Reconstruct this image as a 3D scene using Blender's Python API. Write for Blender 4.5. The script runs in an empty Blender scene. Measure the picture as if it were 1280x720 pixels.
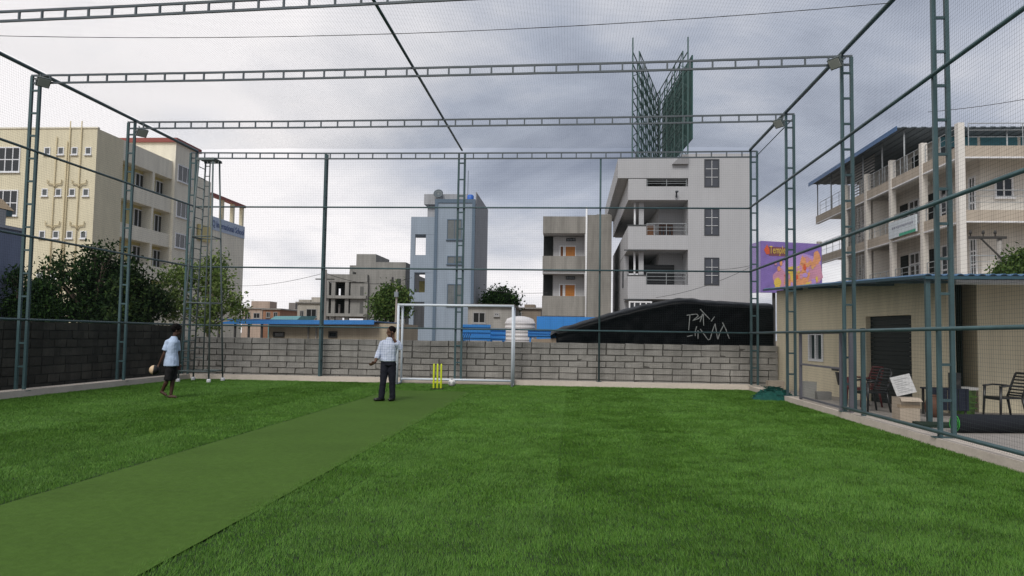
import bpy, math, random
import numpy as np
from mathutils import Vector, Matrix, noise as mnoise
random.seed(7); rng = np.random.default_rng(7)
scn = bpy.context.scene
C = scn.collection
R = math.radians

# ------------------------------------------------------------------ camera
FPX, PITCH, YAW, ROLL = 983.14, .0611, .077, .0154
CAM = Vector((0, 0, 1.5))
_cy, _sy = math.cos(YAW), math.sin(YAW)
FWD = Vector((-_sy*math.cos(PITCH), _cy*math.cos(PITCH), math.sin(PITCH)))
_rt = Vector((_cy, _sy, 0)); _up = _rt.cross(FWD)
RGT = math.cos(ROLL)*_rt + math.sin(ROLL)*_up
UPV = -math.sin(ROLL)*_rt + math.cos(ROLL)*_up
cam = bpy.data.cameras.new('camera'); cam.sensor_width = 36; cam.lens = 36*FPX/1280
cam.clip_end = 5000; cam.clip_start = .05
co = bpy.data.objects.new('camera', cam); C.objects.link(co)
co.matrix_world = Matrix(((RGT.x, UPV.x, -FWD.x, CAM.x), (RGT.y, UPV.y, -FWD.y, CAM.y), (RGT.z, UPV.z, -FWD.z, CAM.z), (0, 0, 0, 1)))
scn.camera = co
def ray(x, y): return FWD + RGT*((x-640)/FPX) + UPV*((360-y)/FPX)
def onZ(x, y, z=0.): d = ray(x, y); return CAM + d*((z-CAM.z)/d.z)     # photo pixel -> point on the level z
def onY(x, y, Y): d = ray(x, y); return CAM + d*(Y/d.y)                # ... on the plane y = Y
def onX(x, y, X): d = ray(x, y); return CAM + d*(X/d.x)                # ... on the plane x = X

# ------------------------------------------------------------------ sky, sun, exposure
SUN_AZ, SUN_EL = R(-171), R(45)          # azimuth from +Y, clockwise: behind the camera on the left
sdir = Vector((math.sin(SUN_AZ)*math.cos(SUN_EL), math.cos(SUN_AZ)*math.cos(SUN_EL), math.sin(SUN_EL)))
w = bpy.data.worlds.new('World'); scn.world = w; w.use_nodes = True
nt = w.node_tree; nt.nodes.clear()
def N(t, **k):
    n = nt.nodes.new(t)
    for a, b in k.items(): setattr(n, a, b)
    return n
def LK(a, b): nt.links.new(a, b)
def ramp(n, stops):
    e = n.color_ramp.elements
    while len(e) < len(stops): e.new(.5)
    for q, (p, c) in zip(e, stops): q.position = p; q.color = (*c, 1) if len(c) == 3 else c
wo = N('ShaderNodeOutputWorld'); bg = N('ShaderNodeBackground'); bg.inputs['Strength'].default_value = .1
sky = N('ShaderNodeTexSky'); sky.sky_type = 'NISHITA'; sky.sun_disc = False
sky.sun_elevation = SUN_EL; sky.sun_rotation = SUN_AZ; sky.altitude = 500; sky.air_density = 1.0; sky.dust_density = 2.0
tc = N('ShaderNodeTexCoord'); sep = N('ShaderNodeSeparateXYZ'); LK(tc.outputs['Generated'], sep.inputs[0])
mz = N('ShaderNodeMath', operation='MAXIMUM'); LK(sep.outputs['Z'], mz.inputs[0]); mz.inputs[1].default_value = 0.0
az = N('ShaderNodeMath', operation='ADD'); LK(mz.outputs[0], az.inputs[0]); az.inputs[1].default_value = .22
dx = N('ShaderNodeMath', operation='DIVIDE'); LK(sep.outputs['X'], dx.inputs[0]); LK(az.outputs[0], dx.inputs[1])
dy = N('ShaderNodeMath', operation='DIVIDE'); LK(sep.outputs['Y'], dy.inputs[0]); LK(az.outputs[0], dy.inputs[1])
cmb = N('ShaderNodeCombineXYZ'); LK(dx.outputs[0], cmb.inputs[0]); LK(dy.outputs[0], cmb.inputs[1])
mp = N('ShaderNodeMapping'); mp.inputs['Location'].default_value = (3.1, 1.7, 0); mp.inputs['Scale'].default_value = (1.0, .95, 1)
mp.inputs['Rotation'].default_value = (0, 0, R(14)); LK(cmb.outputs[0], mp.inputs[0])
n1 = N('ShaderNodeTexNoise'); n1.inputs['Scale'].default_value = .95; n1.inputs['Detail'].default_value = 9; n1.inputs['Roughness'].default_value = .54
n1.inputs['Distortion'].default_value = .2; LK(mp.outputs[0], n1.inputs['Vector'])
n2 = N('ShaderNodeTexNoise'); n2.inputs['Scale'].default_value = .42; n2.inputs['Detail'].default_value = 3; LK(mp.outputs[0], n2.inputs['Vector'])
# broad veil: the cloud deck is thinner (brighter) low down and to the west, thick overhead and to the east
sx = N('ShaderNodeMath', operation='MULTIPLY_ADD'); LK(sep.outputs['X'], sx.inputs[0]); sx.inputs[1].default_value = -.33; sx.inputs[2].default_value = .0
sz = N('ShaderNodeMath', operation='MULTIPLY_ADD'); LK(mz.outputs[0], sz.inputs[0]); sz.inputs[1].default_value = -.10; LK(sx.outputs[0], sz.inputs[2])
s1 = N('ShaderNodeMath', operation='MULTIPLY_ADD'); LK(n1.outputs['Fac'], s1.inputs[0]); s1.inputs[1].default_value = 1.25; LK(sz.outputs[0], s1.inputs[2])
s2 = N('ShaderNodeMath', operation='MULTIPLY_ADD'); LK(n2.outputs['Fac'], s2.inputs[0]); s2.inputs[1].default_value = .38; LK(s1.outputs[0], s2.inputs[2])
cr = N('ShaderNodeValToRGB'); LK(s2.outputs[0], cr.inputs[0])
ramp(cr, [(.42, (1.55, 1.8, 2.4)), (.61, (3.2, 3.5, 4.2)), (.78, (5.2, 5.25, 5.6)), (.95, (7.2, 7.0, 7.1))])
gap = N('ShaderNodeValToRGB'); LK(n1.outputs['Fac'], gap.inputs[0]); ramp(gap, [(.62, (1, 1, 1)), (.76, (.72, .72, .72))])
mx = N('ShaderNodeMix', data_type='RGBA'); LK(gap.outputs[0], mx.inputs[0]); LK(sky.outputs[0], mx.inputs[6]); LK(cr.outputs[0], mx.inputs[7])
LK(mx.outputs[2], bg.inputs['Color']); LK(bg.outputs[0], wo.inputs[0])
sl = bpy.data.lights.new('sun', 'SUN'); sl.energy = 1.5; sl.angle = R(22); sl.color = (1, .965, .91)
so = bpy.data.objects.new('sun', sl); C.objects.link(so); so.rotation_euler = sdir.to_track_quat('Z', 'Y').to_euler()
so.location = (-30, -30, 40)
vs = scn.view_settings; vs.view_transform = 'Standard'; vs.look = 'None'; vs.exposure = .5; vs.gamma = 1; vs.use_curve_mapping = False

# ------------------------------------------------------------------ materials
MATS = {}
def M(name, col, rough=.8, var=.15, scale=2., bump=0., streak=0., rand=0., metal=0., fine=0., spec=.4):
    if name in MATS: return MATS[name]
    m = bpy.data.materials.new(name); m.use_nodes = True; MATS[name] = m
    t = m.node_tree; b = t.nodes['Principled BSDF']
    b.inputs['Roughness'].default_value = rough; b.inputs['Metallic'].default_value = metal
    b.inputs['Specular IOR Level'].default_value = spec
    b.inputs['Base Color'].default_value = (*col, 1)
    g = t.nodes.new('ShaderNodeNewGeometry')
    def math_(op, a, bb, c=None):
        n = t.nodes.new('ShaderNodeMath'); n.operation = op
        for i, v in enumerate((a, bb, c)):
            if v is None: continue
            if isinstance(v, (int, float)): n.inputs[i].default_value = v
            else: t.links.new(v, n.inputs[i])
        return n.outputs[0]
    def noi(sc, det=5, vec=None, rg=.6):
        n = t.nodes.new('ShaderNodeTexNoise'); n.inputs['Scale'].default_value = sc; n.inputs['Detail'].default_value = det; n.inputs['Roughness'].default_value = rg
        t.links.new(vec or g.outputs['Position'], n.inputs['Vector']); return n.outputs['Fac']
    f = None
    def mul(x, y): return y if x is None else math_('MULTIPLY', x, y)
    if var: f = mul(f, math_('MULTIPLY_ADD', noi(scale), 2.2*var, 1-1.1*var))
    if fine: f = mul(f, math_('MULTIPLY_ADD', noi(scale*14, 3), 2.2*fine, 1-1.1*fine))
    if streak:
        mpn = t.nodes.new('ShaderNodeMapping'); mpn.inputs['Scale'].default_value = (1.6, 1.6, .12); t.links.new(g.outputs['Position'], mpn.inputs[0])
        mr = t.nodes.new('ShaderNodeMapRange'); t.links.new(noi(1.3, 6, mpn.outputs[0], .65), mr.inputs[0])
        mr.inputs[1].default_value = .42; mr.inputs[2].default_value = .72; mr.inputs[3].default_value = 1; mr.inputs[4].default_value = 1-streak
        f = mul(f, mr.outputs[0])
    if rand:
        oi = t.nodes.new('ShaderNodeObjectInfo'); f = mul(f, math_('MULTIPLY_ADD', oi.outputs['Random'], 2*rand, 1-rand))
    if f is not None:
        h = t.nodes.new('ShaderNodeVectorMath'); h.operation = 'SCALE'; h.inputs[0].default_value = col
        t.links.new(f, h.inputs['Scale']); t.links.new(h.outputs[0], b.inputs['Base Color'])
    if bump:
        bp = t.nodes.new('ShaderNodeBump'); bp.inputs['Strength'].default_value = bump; bp.inputs['Distance'].default_value = .02
        t.links.new(noi(scale*9, 6), bp.inputs['Height']); t.links.new(bp.outputs[0], b.inputs['Normal'])
    return m

teal = M('green_grey_painted_steel', (.058, .112, .122), .45, .3, 3, .1, .35, .06)
galv = M('beam_steel', (.085, .105, .12), .45, .2, 3, 0, 0, .05)
netm = M('net_cord', (.03, .045, .043), .8, .1)
glass = M('window_glass', (.012, .016, .02), .08, .3, .8, spec=.6)
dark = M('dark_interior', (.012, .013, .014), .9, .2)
conc = M('weathered_concrete', (.30, .285, .265), .9, .22, .8, .3, .35)
white_p = M('white_paint', (.72, .73, .75), .55, .06, 2)
kerbm = M('kerb_concrete', (.60, .53, .455), .9, .22, 1.6, .4, 0, 0, 0, .12)

# ------------------------------------------------------------------ mesh helpers
class MB:
    def __init__(s): s.v = []; s.f = []
    def box(s, a, b):
        x0, x1 = sorted((a[0], b[0])); y0, y1 = sorted((a[1], b[1])); z0, z1 = sorted((a[2], b[2])); n = len(s.v)
        s.v += [(x0,y0,z0),(x1,y0,z0),(x1,y1,z0),(x0,y1,z0),(x0,y0,z1),(x1,y0,z1),(x1,y1,z1),(x0,y1,z1)]
        s.f += [[n+i for i in q] for q in ((3,2,1,0),(4,5,6,7),(0,1,5,4),(1,2,6,5),(2,3,7,6),(3,0,4,7))]; return s
    def frame(s, d):
        d = Vector(d).normalized(); a = Vector((0,0,1)) if abs(d.z) < .95 else Vector((0,1,0))
        x = d.cross(a).normalized(); return x, x.cross(d).normalized()
    def tube(s, pts, rad, n=8, caps=True, ell=1.):
        pts = [Vector(p) for p in pts]; k = len(s.v)
        rads = rad if isinstance(rad, (list, tuple)) else [rad]*len(pts)
        x0 = None
        for i, p in enumerate(pts):
            d = pts[min(i+1, len(pts)-1)] - pts[max(i-1, 0)]
            x, y = s.frame(d)
            if x0 is not None and x.dot(x0) < 0: x, y = -x, -y
            x0 = x
            for j in range(n):
                an = 2*math.pi*(j+.5)/n; s.v.append(tuple(p + (x*math.cos(an) + y*math.sin(an)*ell)*rads[i]))
        for i in range(len(pts)-1):
            for j in range(n):
                a = k+i*n+j; b = k+i*n+(j+1) % n; s.f.append([a, b, b+n, a+n])
        if caps: s.f.append([k+j for j in range(n)][::-1]); s.f.append([k+(len(pts)-1)*n+j for j in range(n)])
        return s
    def bar(s, a, b, w_): return s.tube([a, b], w_*.7071, 4)          # square bar of side w_
    def loft(s, rings, n=14):
        k = len(s.v)
        for c, rs, rf, sv, fv in rings:
            for j in range(n):
                an = 2*math.pi*j/n; s.v.append(tuple(Vector(c) + Vector(sv)*(rs*math.cos(an)) + Vector(fv)*(rf*math.sin(an))))
        for i in range(len(rings)-1):
            for j in range(n):
                a = k+i*n+j; b = k+i*n+(j+1) % n; s.f.append([a, b, b+n, a+n])
        s.f.append([k+j for j in range(n)][::-1]); s.f.append([k+(len(rings)-1)*n+j for j in range(n)]); return s
    def ball(s, c, r, nu=14, nv=9, ax=None):
        c = Vector(c); r = Vector((r,)*3) if isinstance(r, (int, float)) else Vector(r); X, Y, Z = ax or (Vector((1,0,0)), Vector((0,1,0)), Vector((0,0,1)))
        k = len(s.v)
        for i in range(1, nv):
            t = math.pi*i/nv
            for j in range(nu):
                a = 2*math.pi*j/nu; s.v.append(tuple(c + X*(r.x*math.sin(t)*math.cos(a)) + Y*(r.y*math.sin(t)*math.sin(a)) + Z*(r.z*math.cos(t))))
        top = len(s.v); s.v.append(tuple(c+Z*r.z)); bot = len(s.v); s.v.append(tuple(c-Z*r.z))
        for i in range(nv-2):
            for j in range(nu):
                a = k+i*nu+j; b = k+i*nu+(j+1) % nu; s.f.append([a, a+nu, b+nu, b])
        for j in range(nu):
            s.f.append([top, k+j, k+(j+1) % nu]); q = k+(nv-2)*nu; s.f.append([bot, q+(j+1) % nu, q+j])
        return s
    def prism(s, poly, d):
        n = len(poly); k = len(s.v); d = Vector(d)
        s.v += [tuple(p) for p in poly] + [tuple(Vector(p)+d) for p in poly]
        s.f.append([k+i for i in range(n)][::-1]); s.f.append([k+n+i for i in range(n)])
        for i in range(n): j = (i+1) % n; s.f.append([k+i, k+j, k+n+j, k+n+i])
        return s
    def lathe(s, c, prof, n=20):
        k = len(s.v)
        for r_, z in prof:
            for j in range(n):
                a = 2*math.pi*j/n; s.v.append((c[0]+r_*math.cos(a), c[1]+r_*math.sin(a), c[2]+z))
        for i in range(len(prof)-1):
            for j in range(n):
                a = k+i*n+j; b = k+i*n+(j+1) % n; s.f.append([a, b, b+n, a+n])
        s.f.append([k+j for j in range(n)][::-1]); s.f.append([k+(len(prof)-1)*n+j for j in range(n)]); return s
    def mesh(s, name, mat, smooth=False):
        m = bpy.data.meshes.new(name); m.from_pydata(s.v, [], s.f); m.materials.append(mat)
        if smooth: m.polygons.foreach_set('use_smooth', [True]*len(m.polygons))
        m.update(); return m
def link(name, mesh, parent=None, loc=None):
    o = bpy.data.objects.new(name, mesh); C.objects.link(o)
    if loc is not None: o.location = loc
    if parent is not None:
        o.parent = parent; p = parent; t = Vector((0,0,0))
        while p is not None: t += p.location; p = p.parent
        o.matrix_parent_inverse = Matrix.Translation(-t) if parent.type == 'EMPTY' or parent.parent is None else Matrix.Identity(4)
        if parent.type == 'MESH': o.matrix_parent_inverse = parent.matrix_basis.inverted()
    return o
def obj(name, mb, mat, parent=None, smooth=False): return link(name, mb.mesh(name, mat, smooth), parent)
def tag(o, label, cat=None, group=None, kind=None):
    if label: o['label'] = label
    if cat: o['category'] = cat
    if group: o['group'] = group
    if kind: o['kind'] = kind
    return o
def thing(name, label, cat, loc=(0,0,0), group=None):
    o = bpy.data.objects.new(name, None); C.objects.link(o); o.location = loc; o.empty_display_size = .2
    return tag(o, label, cat, group)
def struct(name, mb, mat): return tag(obj(name, mb, mat), None, kind='structure')
def remesh(o, vox, sm=4):
    md = o.modifiers.new('remesh', 'REMESH'); md.mode = 'VOXEL'; md.voxel_size = vox; md.use_smooth_shade = True
    if sm: s = o.modifiers.new('smooth', 'SMOOTH'); s.iterations = sm; s.factor = .5

# ------------------------------------------------------------------ setting: ground, turf, pitch, pavement
XL, XR, YB, HT = -12.12, 5.37, 24.22, 7.23
R1, R2, R3 = 5.48, 3.55, 1.70
LY = [24.22, 20.59, 16.69, 13.35]; RY = [24.22, 20.19, 16.04, 12.02]
XC, XF, XT = -3.51, -7.89, 0.83
ZB = .15
mb = MB(); mb.v = [(-900,-300,-.06),(900,-300,-.06),(900,1500,-.06),(-900,1500,-.06)]; mb.f = [[0,1,2,3]]
struct('ground', mb, M('dusty_earth', (.20, .165, .125), .95, .3, .3, .4))
TX0, TX1, TY0, TY1 = -12.02, 5.27, -4., 24.1
PX0, PX1, PY1 = -4.86, -2.62, 20.95
mb = MB(); mb.v = [(TX0,TY0,-.012),(TX1,TY0,-.012),(TX1,TY1,-.012),(TX0,TY1,-.012)]; mb.f = [[0,1,2,3]]
struct('turf_backing', mb, M('turf_backing', (.010, .026, .005), .95, .3, 4, .3))
mb = MB(); NPY = 260
for i in range(NPY+1):       # the mat's cut edges wander a little and it is not quite flat
    y = TY0+(PY1-TY0)*i/NPY
    for k in range(9): mb.v.append((PX0+.045+(PX1-PX0-.05)*k/8+(.012*mnoise.noise(Vector((y*1.3, k*3., 4)))+.008*mnoise.noise(Vector((y*6, k, 9))) if k in (0, 8) else 0), y, .005+.004*mnoise.noise(Vector((k*.9, y*1.1, 0)))))
for i in range(NPY):
    for k in range(8): a = i*9+k; mb.f.append([a, a+1, a+10, a+9])
pm_ = M('pitch_mat', (.058, .112, .020), .95, .22, .8, .8, 0, 0, 0, .22, spec=.08)
struct('pitch_mat', mb, pm_)
mb = MB(); mb.box((5.66, -4, -.3), (16, 26, .03)); struct('pavement', mb, M('paving', (.30, .275, .25), .9, .22, 1.2, .3, 0, 0, 0, .1))

def vnoise(x, y, sc, seed):
    g_ = np.random.default_rng(100+seed).uniform(-1, 1, (512, 512)); u = x/sc+200.3; v = y/sc+60.7; i = np.floor(u).astype(int) % 511; j = np.floor(v).astype(int) % 511
    a = u-np.floor(u); b = v-np.floor(v); a = a*a*(3-2*a); b = b*b*(3-2*b)
    return (g_[i, j]*(1-a)+g_[i+1, j]*a)*(1-b)+(g_[i, j+1]*(1-a)+g_[i+1, j+1]*a)*b
def turf(name, zones, seed):
    rg = np.random.default_rng(seed); V = []
    for y0, y1, dens, wd, hh in zones:
        n = int(dens*(TX1-TX0)*(y1-y0))
        x = rg.uniform(TX0, TX1, n); y = rg.uniform(y0, y1, n)
        k = (x > -.80*y-1.6) & (x < .66*y+1.6) & ~((x > PX0) & (x < PX1+.05*vnoise(x*0, y, .35, 7)-.04+rg.normal(0, .06, n)) & (y < PY1)); x = x[k]; y = y[k]; n = len(x)
        roll = np.floor((x+12.02)/1.98).astype(int)
        lx = np.array([.12,-.18,.15,-.1,.2,.05,-.2,.12,-.08,.15])[roll]; ly = np.array([.10,.33,-.04,.22,.22,.42,.0,.24,-.04,.18])[roll]
        # worn, brushed and matted patches: the pile leans a different way, tufts stand uneven
        p1, p2, p3, p4 = vnoise(x, y, 1.9, 1), vnoise(x, y, .55, 2), vnoise(x, y, .17, 3), vnoise(x, y, .07, 4)
        lx = lx+.20*p1+.28*p2+.25*p3; ly = ly-.22*p1+.30*p2+.35*p3
        h = hh*rg.uniform(.6, 1.15, n)*(1+.14*p2+.28*p3+.42*p4)
        seam = np.abs((x+12.02)/1.98-np.round((x+12.02)/1.98))*1.98 < .014; h = np.where(seam, h*.35, h)
        a = rg.uniform(0, 2*np.pi, n); dxx = np.cos(a)*wd/2; dyy = np.sin(a)*wd/2
        tx = x+h*(lx+rg.normal(0, .55, n)); ty = y+h*(ly+rg.normal(0, .55, n))
        z0 = np.full(n, -.01)
        V.append(np.stack([np.stack([x-dxx, y-dyy, z0], 1), np.stack([x+dxx, y+dyy, z0], 1), np.stack([tx, ty, h], 1)], 1).reshape(-1, 3))
    v = np.concatenate(V).astype(np.float32); nv = len(v); nf = nv//3
    m = bpy.data.meshes.new(name); m.vertices.add(nv); m.vertices.foreach_set('co', v.ravel())
    m.loops.add(nv); m.loops.foreach_set('vertex_index', np.arange(nv, dtype=np.int32))
    m.polygons.add(nf); m.polygons.foreach_set('loop_start', np.arange(0, nv, 3, dtype=np.int32)); m.update(calc_edges=True)
    return m
gm = bpy.data.materials.new('artificial_grass'); gm.use_nodes = True
t = gm.node_tree; b = t.nodes['Principled BSDF']; b.inputs['Roughness'].default_value = .55; b.inputs['Specular IOR Level'].default_value = .25
g = t.nodes.new('ShaderNodeNewGeometry'); crn = t.nodes.new('ShaderNodeValToRGB'); ramp(crn, [(0, (.042, .120, .012)), (.55, (.070, .176, .020)), (1, (.120, .235, .034))])
t.links.new(g.outputs['Random Per Island'], crn.inputs[0])
ng = t.nodes.new('ShaderNodeTexNoise'); ng.inputs['Scale'].default_value = 1.3; ng.inputs['Detail'].default_value = 6; t.links.new(g.outputs['Position'], ng.inputs['Vector'])
mr = t.nodes.new('ShaderNodeMapRange'); mr.inputs[1].default_value = .3; mr.inputs[2].default_value = .7; mr.inputs[3].default_value = .84; mr.inputs[4].default_value = 1.14; t.links.new(ng.outputs['Fac'], mr.inputs[0])
vsn = t.nodes.new('ShaderNodeVectorMath'); vsn.operation = 'SCALE'; t.links.new(crn.outputs[0], vsn.inputs[0]); t.links.new(mr.outputs[0], vsn.inputs['Scale'])
t.links.new(vsn.outputs[0], b.inputs['Base Color'])
tm = turf('turf', [(3.2, 7, 10500, .0040, .020), (7, 11, 8200, .0054, .021), (11, 16, 5000, .0085, .022), (16, 24.1, 2900, .012, .023)], 3)
tm.materials.append(gm)
tag(link('turf', tm), 'green artificial turf pile covering the enclosed playing field', 'turf', kind='stuff')

# kerb
kmb = lambda *a: MB().box(*a)
struct('kerb_left', kmb((XL-.25, 4, -.05), (XL+.10, YB-.14, ZB)), kerbm)
struct('kerb_back', kmb((XL-.25, YB-.12, -.05), (XR+.26, YB+.3, ZB)), kerbm)
struct('kerb_right', kmb((XR-.09, 4, -.05), (XR+.27, YB-.14, ZB-.03)), kerbm)

# ------------------------------------------------------------------ block walls
def block_wall(name, label, p0, p1, h, bl, ch, thick, mat, mort, jit):
    """wall along p0->p1 (axis-aligned), outer face towards the field on the line"""
    p0 = Vector((*p0, 0)); p1 = Vector((*p1, 0)); d = (p1-p0); L = d.length; d.normalize(); n = Vector((-d.y, d.x, 0))
    t = thing(name, label, 'wall', (p0+p1)/2)
    core = MB(); a = p0+n*.02; c = p0+n*thick; core.prism([a, a+d*L, c+d*L, c], (0, 0, h-.015)); obj('mortar', core, mort, t)
    shapes = []
    for q in range(5):
        m = MB(); j = .015; e = lambda: random.uniform(-j, j)
        m.box((-bl/2+.016, 0, .013), (bl/2-.016, thick-.01, ch-.013)); m.v = [(x+e(), y+e(), z+e()*.6) for x, y, z in m.v]
        shapes.append(m.mesh('block', mat))
    hm = MB().box((-bl/4+.01, 0, .008), (bl/4-.01, thick-.01, ch-.008)).mesh('block', mat)
    ang = math.atan2(d.y, d.x)
    nr = round(h/ch)
    for r_ in range(nr):
        s = 0.; first = r_ % 2
        while s < L-.02:
            ln = bl/2 if (first and s == 0) or L-s < bl*.75 else bl
            if random.random() < .05 and ln == bl and L-s > bl: ln = bl/2
            o = link('block', hm if ln < bl else random.choice(shapes), t, p0+d*(s+ln/2)+Vector((0, 0, r_*ch))+n*random.uniform(-.008, .012))
            o.rotation_euler = (random.uniform(-.01, .01), random.uniform(-.012, .012), ang+random.uniform(-.008, .008)); s += ln
blk = M('grey_cement_block', (.29, .28, .258), .95, .34, 2.2, .8, .34, .09, 0, .18)
mort = M('rough_mortar', (.085, .08, .072), .95, .3, 4, .5)
block_wall('block_wall', 'grey concrete block wall behind the goal along the far end of the turf', (XL-.45, 24.62), (6.2, 24.62), 1.33, .58, .19, .2, blk, mort, 0)
blkd = M('dark_block', (.066, .060, .050), .95, .45, 1.5, .7, .4, .3, 0, .15)  # left wall's blocks and mortar coloured far darker than the back wall's
mortd = M('dark_mortar', (.030, .029, .025), .95, .3, 4, .5)
block_wall('block_wall', 'dark block wall along the left side of the field below the trees', (XL-.45, 12.6), (XL-.45, 24.55), 1.68, .44, .21, .2, blkd, mortd, 0)

# ------------------------------------------------------------------ steel cage: columns, roof trusses, rails
GW = .19
postm = {}
def post_mesh(h, wd=.06, mat=teal):
    k = (round(h, 3), wd, mat.name)
    if k not in postm: postm[k] = MB().box((-wd/2, -wd/2, 0), (wd/2, wd/2, h)).mesh('post', mat)
    return postm[k]
rungm = MB().box((-GW/2+.028, -.02, -.02), (GW/2-.028, .02, .02)).mesh('rung', teal)
runym = MB().box((-.02, -GW/2+.028, -.02), (.02, GW/2-.028, .02)).mesh('rung', teal)
platem = MB().box((-.2, -.08, 0), (.2, .08, .012)).mesh('base_plate', teal)
def column(x, y, out, label, axis='x', z0=ZB-.03):
    t = thing('truss_column', label, 'column', (x, y, z0), 'truss columns of the net cage')
    h = HT-z0
    for k in (0, 1):
        link('post', post_mesh(h), t, (x+out*GW*k, y, z0) if axis == 'x' else (x, y+out*GW*k, z0))
    nr = 13
    for i in range(1, nr+1):
        z = z0+.42+i*.52-.4
        if z > HT-.04: break
        link('rung', rungm if axis == 'x' else runym, t, (x+out*GW/2, y, z) if axis == 'x' else (x, y+out*GW/2, z))
    link('base_plate', platem, t, (x+out*GW/2, y, z0+.001) if axis == 'x' else (x, y, z0+.001))
    return t
column(XL, LY[0]-.05, -1, 'teal double-post corner column behind the four-legged tower at the far left')
column(XL, LY[1], -1, 'teal truss column on the left side nearest to the far left corner')
column(XL, LY[2], -1, 'teal truss column nearest to the camera on the left side')
column(XR, RY[0]-.05, 1, 'teal double-post corner column at the right end of the back net beside the black tarpaulin')
column(XR, RY[1], 1, 'teal truss column on the right side between the corner column and the gate')
column(XR, RY[2], 1, 'teal truss column on the right side beside the gate, carrying a floodlight')
column(XR, RY[3], 1, 'tall teal truss column on the right nearest the camera, beside the rolled mat')
column(XC-GW/2, YB+.02, 1, 'teal truss column standing behind the goal in the middle of the back net')
column(XF, YB+.02, 1, 'narrow teal double post of the back net left of the standing man', 'y')
t = thing('steel_post', 'thin single grey-green post of the back net right of the goal', 'post', (XT, YB+.02, ZB))
obj('shaft', MB().tube([(XT, YB+.02, ZB), (XT, YB+.02, HT-.2)], .03, 10), teal, t, True); obj('base_plate', MB().box((XT-.08, YB-.06, ZB), (XT+.08, YB+.1, ZB+.012)), teal, t)
TD = .175
strutm = MB().box((-.017, -.017, -TD/2+.02), (.017, .017, TD/2-.02)).mesh('strut', galv)
def roof_truss(yl, yr, label, mat=galv):
    a = Vector((XL-GW-.02, yl, HT)); b_ = Vector((XR+GW+.02, yr, HT)); t = thing('roof_truss', label, 'truss', (a+b_)/2, 'roof trusses of the net cage')
    mid = Vector(((a.x+b_.x)/2, (yl+yr)/2, HT-.035))      # the long beams sag a little
    for dz in (.02, -TD+.02):
        dz_ = Vector((0, 0, dz)); obj('chord', MB().tube([a+dz_, a.lerp(mid, .5)+dz_-Vector((0,0,.012)), mid+dz_, b_.lerp(mid, .5)+dz_-Vector((0,0,.012)), b_+dz_], .028, 4), mat, t)
    n = 39
    for i in range(n+1):
        f = i/n; p = a.lerp(b_, f); p.z = HT-.035*(1-(2*f-1)**2)-TD/2+.02
        o = link('strut', strutm, t, p); o.rotation_euler.z = math.atan2(b_.y-a.y, b_.x-a.x)
roof_truss(YB, YB, 'ladder-shaped steel truss along the top of the back net')
roof_truss(LY[1], RY[1], 'ladder-shaped roof truss second from the back net')
roof_truss(LY[2], RY[2], 'ladder-shaped roof truss third from the back net')
roof_truss(LY[3], RY[3], 'nearest ladder-shaped roof truss crossing the top left edge of the view')
def rail(pts, label, rad=.03, mat=teal, cat='rail', name='steel_rail'):
    return tag(obj(name, MB().tube(pts, rad, 8), mat, None, True), label, cat, 'horizontal rails of the net cage')
rail([(XL, 5, HT+.07), (XL, YB, HT+.07)], 'long top rail running along the upper left edge of the cage', .042)
rail([(XR, 5, HT+.07), (XR, YB, HT+.07)], 'long top rail running along the upper right edge of the cage', .045)
rail([(XC, 9, HT+.075), (XC, YB, HT+.075)], 'middle roof rail running away to the column behind the goal', .03)
for z, wd in ((R1, 'highest'), (R2, 'middle'), (R3, 'lowest')):
    rail([(XL-.05, YB-.06, z), (XR+.02, YB-.06, z)], f'{wd} horizontal rail across the back net', .026)
    rail([(XL+.06, 5, z), (XL+.06, YB-.1, z)], f'{wd} side rail along the left net', .028)
    rail([(XR-.06, 5, z), (XR-.06, YB-.1, z)], f'{wd} side rail along the right net', .032)
rail([(XR-.06, 5, ZB+.06), (XR-.06, 16.0, ZB+.06)], 'bottom rail of the right net lying on the kerb', .03)
rail([(XR+GW, RY[1], HT-.08), (XR+GW, YB-.02, HT-.12)], 'thin outer brace near the top of the far right corner', .014)
# roof wire
a = onZ(-30, 44, HT+.05); b_ = onZ(1110, 4, HT+.05)
pts = [a.lerp(b_, i/16)-Vector((0, 0, .25*(1-(2*i/16-1)**2))) for i in range(17)]; a.z += 0
tag(obj('roof_wire', MB().tube(pts, .007, 5), M('wire', (.03, .03, .03), .6), None), 'thin wire strung across the roof net near the top of the view', 'wire')

# nets -------------------------------------------------------------
def net(name, label, O, U, Vv, nu, nv, sag, amp, rad=.00105, seg=8):
    """cord mesh on the patch O + u U + v V"""
    O = Vector(O); U = Vector(U); Vv = Vector(Vv); Nn = U.cross(Vv).normalized(); m = MB()
    ph = [random.uniform(0, 6) for _ in range(6)]
    def P(u, v):
        d = amp*(math.sin(u*17+ph[0]+2*math.sin(v*5+ph[1]))*math.sin(v*9+ph[2])) + sag*math.sin(math.pi*min(max(u,0),1))*math.sin(math.pi*min(max(v,0),1))
        s = .006*math.sin(u*40+v*13+ph[3]); q = .006*math.sin(v*35+u*11+ph[4])
        return O + U*u + Vv*v + Nn*d + U.normalized()*s + Vv.normalized()*q
    for i in range(nu+1): m.tube([P(i/nu, j/seg) for j in range(seg+1)], rad, 3, False)
    for i in range(nv+1): m.tube([P(j/seg/2, i/nv) for j in range(2*seg+1)], rad, 3, False)
    return tag(obj(name, m, netm), label, 'net', 'cord nets of the cage')
MS = .055
net('back_net', 'fine dark cord net hung across the far end behind the goal', (XL, YB-.1, ZB), (XR-XL, 0, 0), (0, 0, HT-ZB), int((XR-XL)/MS), int((HT-ZB)/MS), .02, .02)
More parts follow.
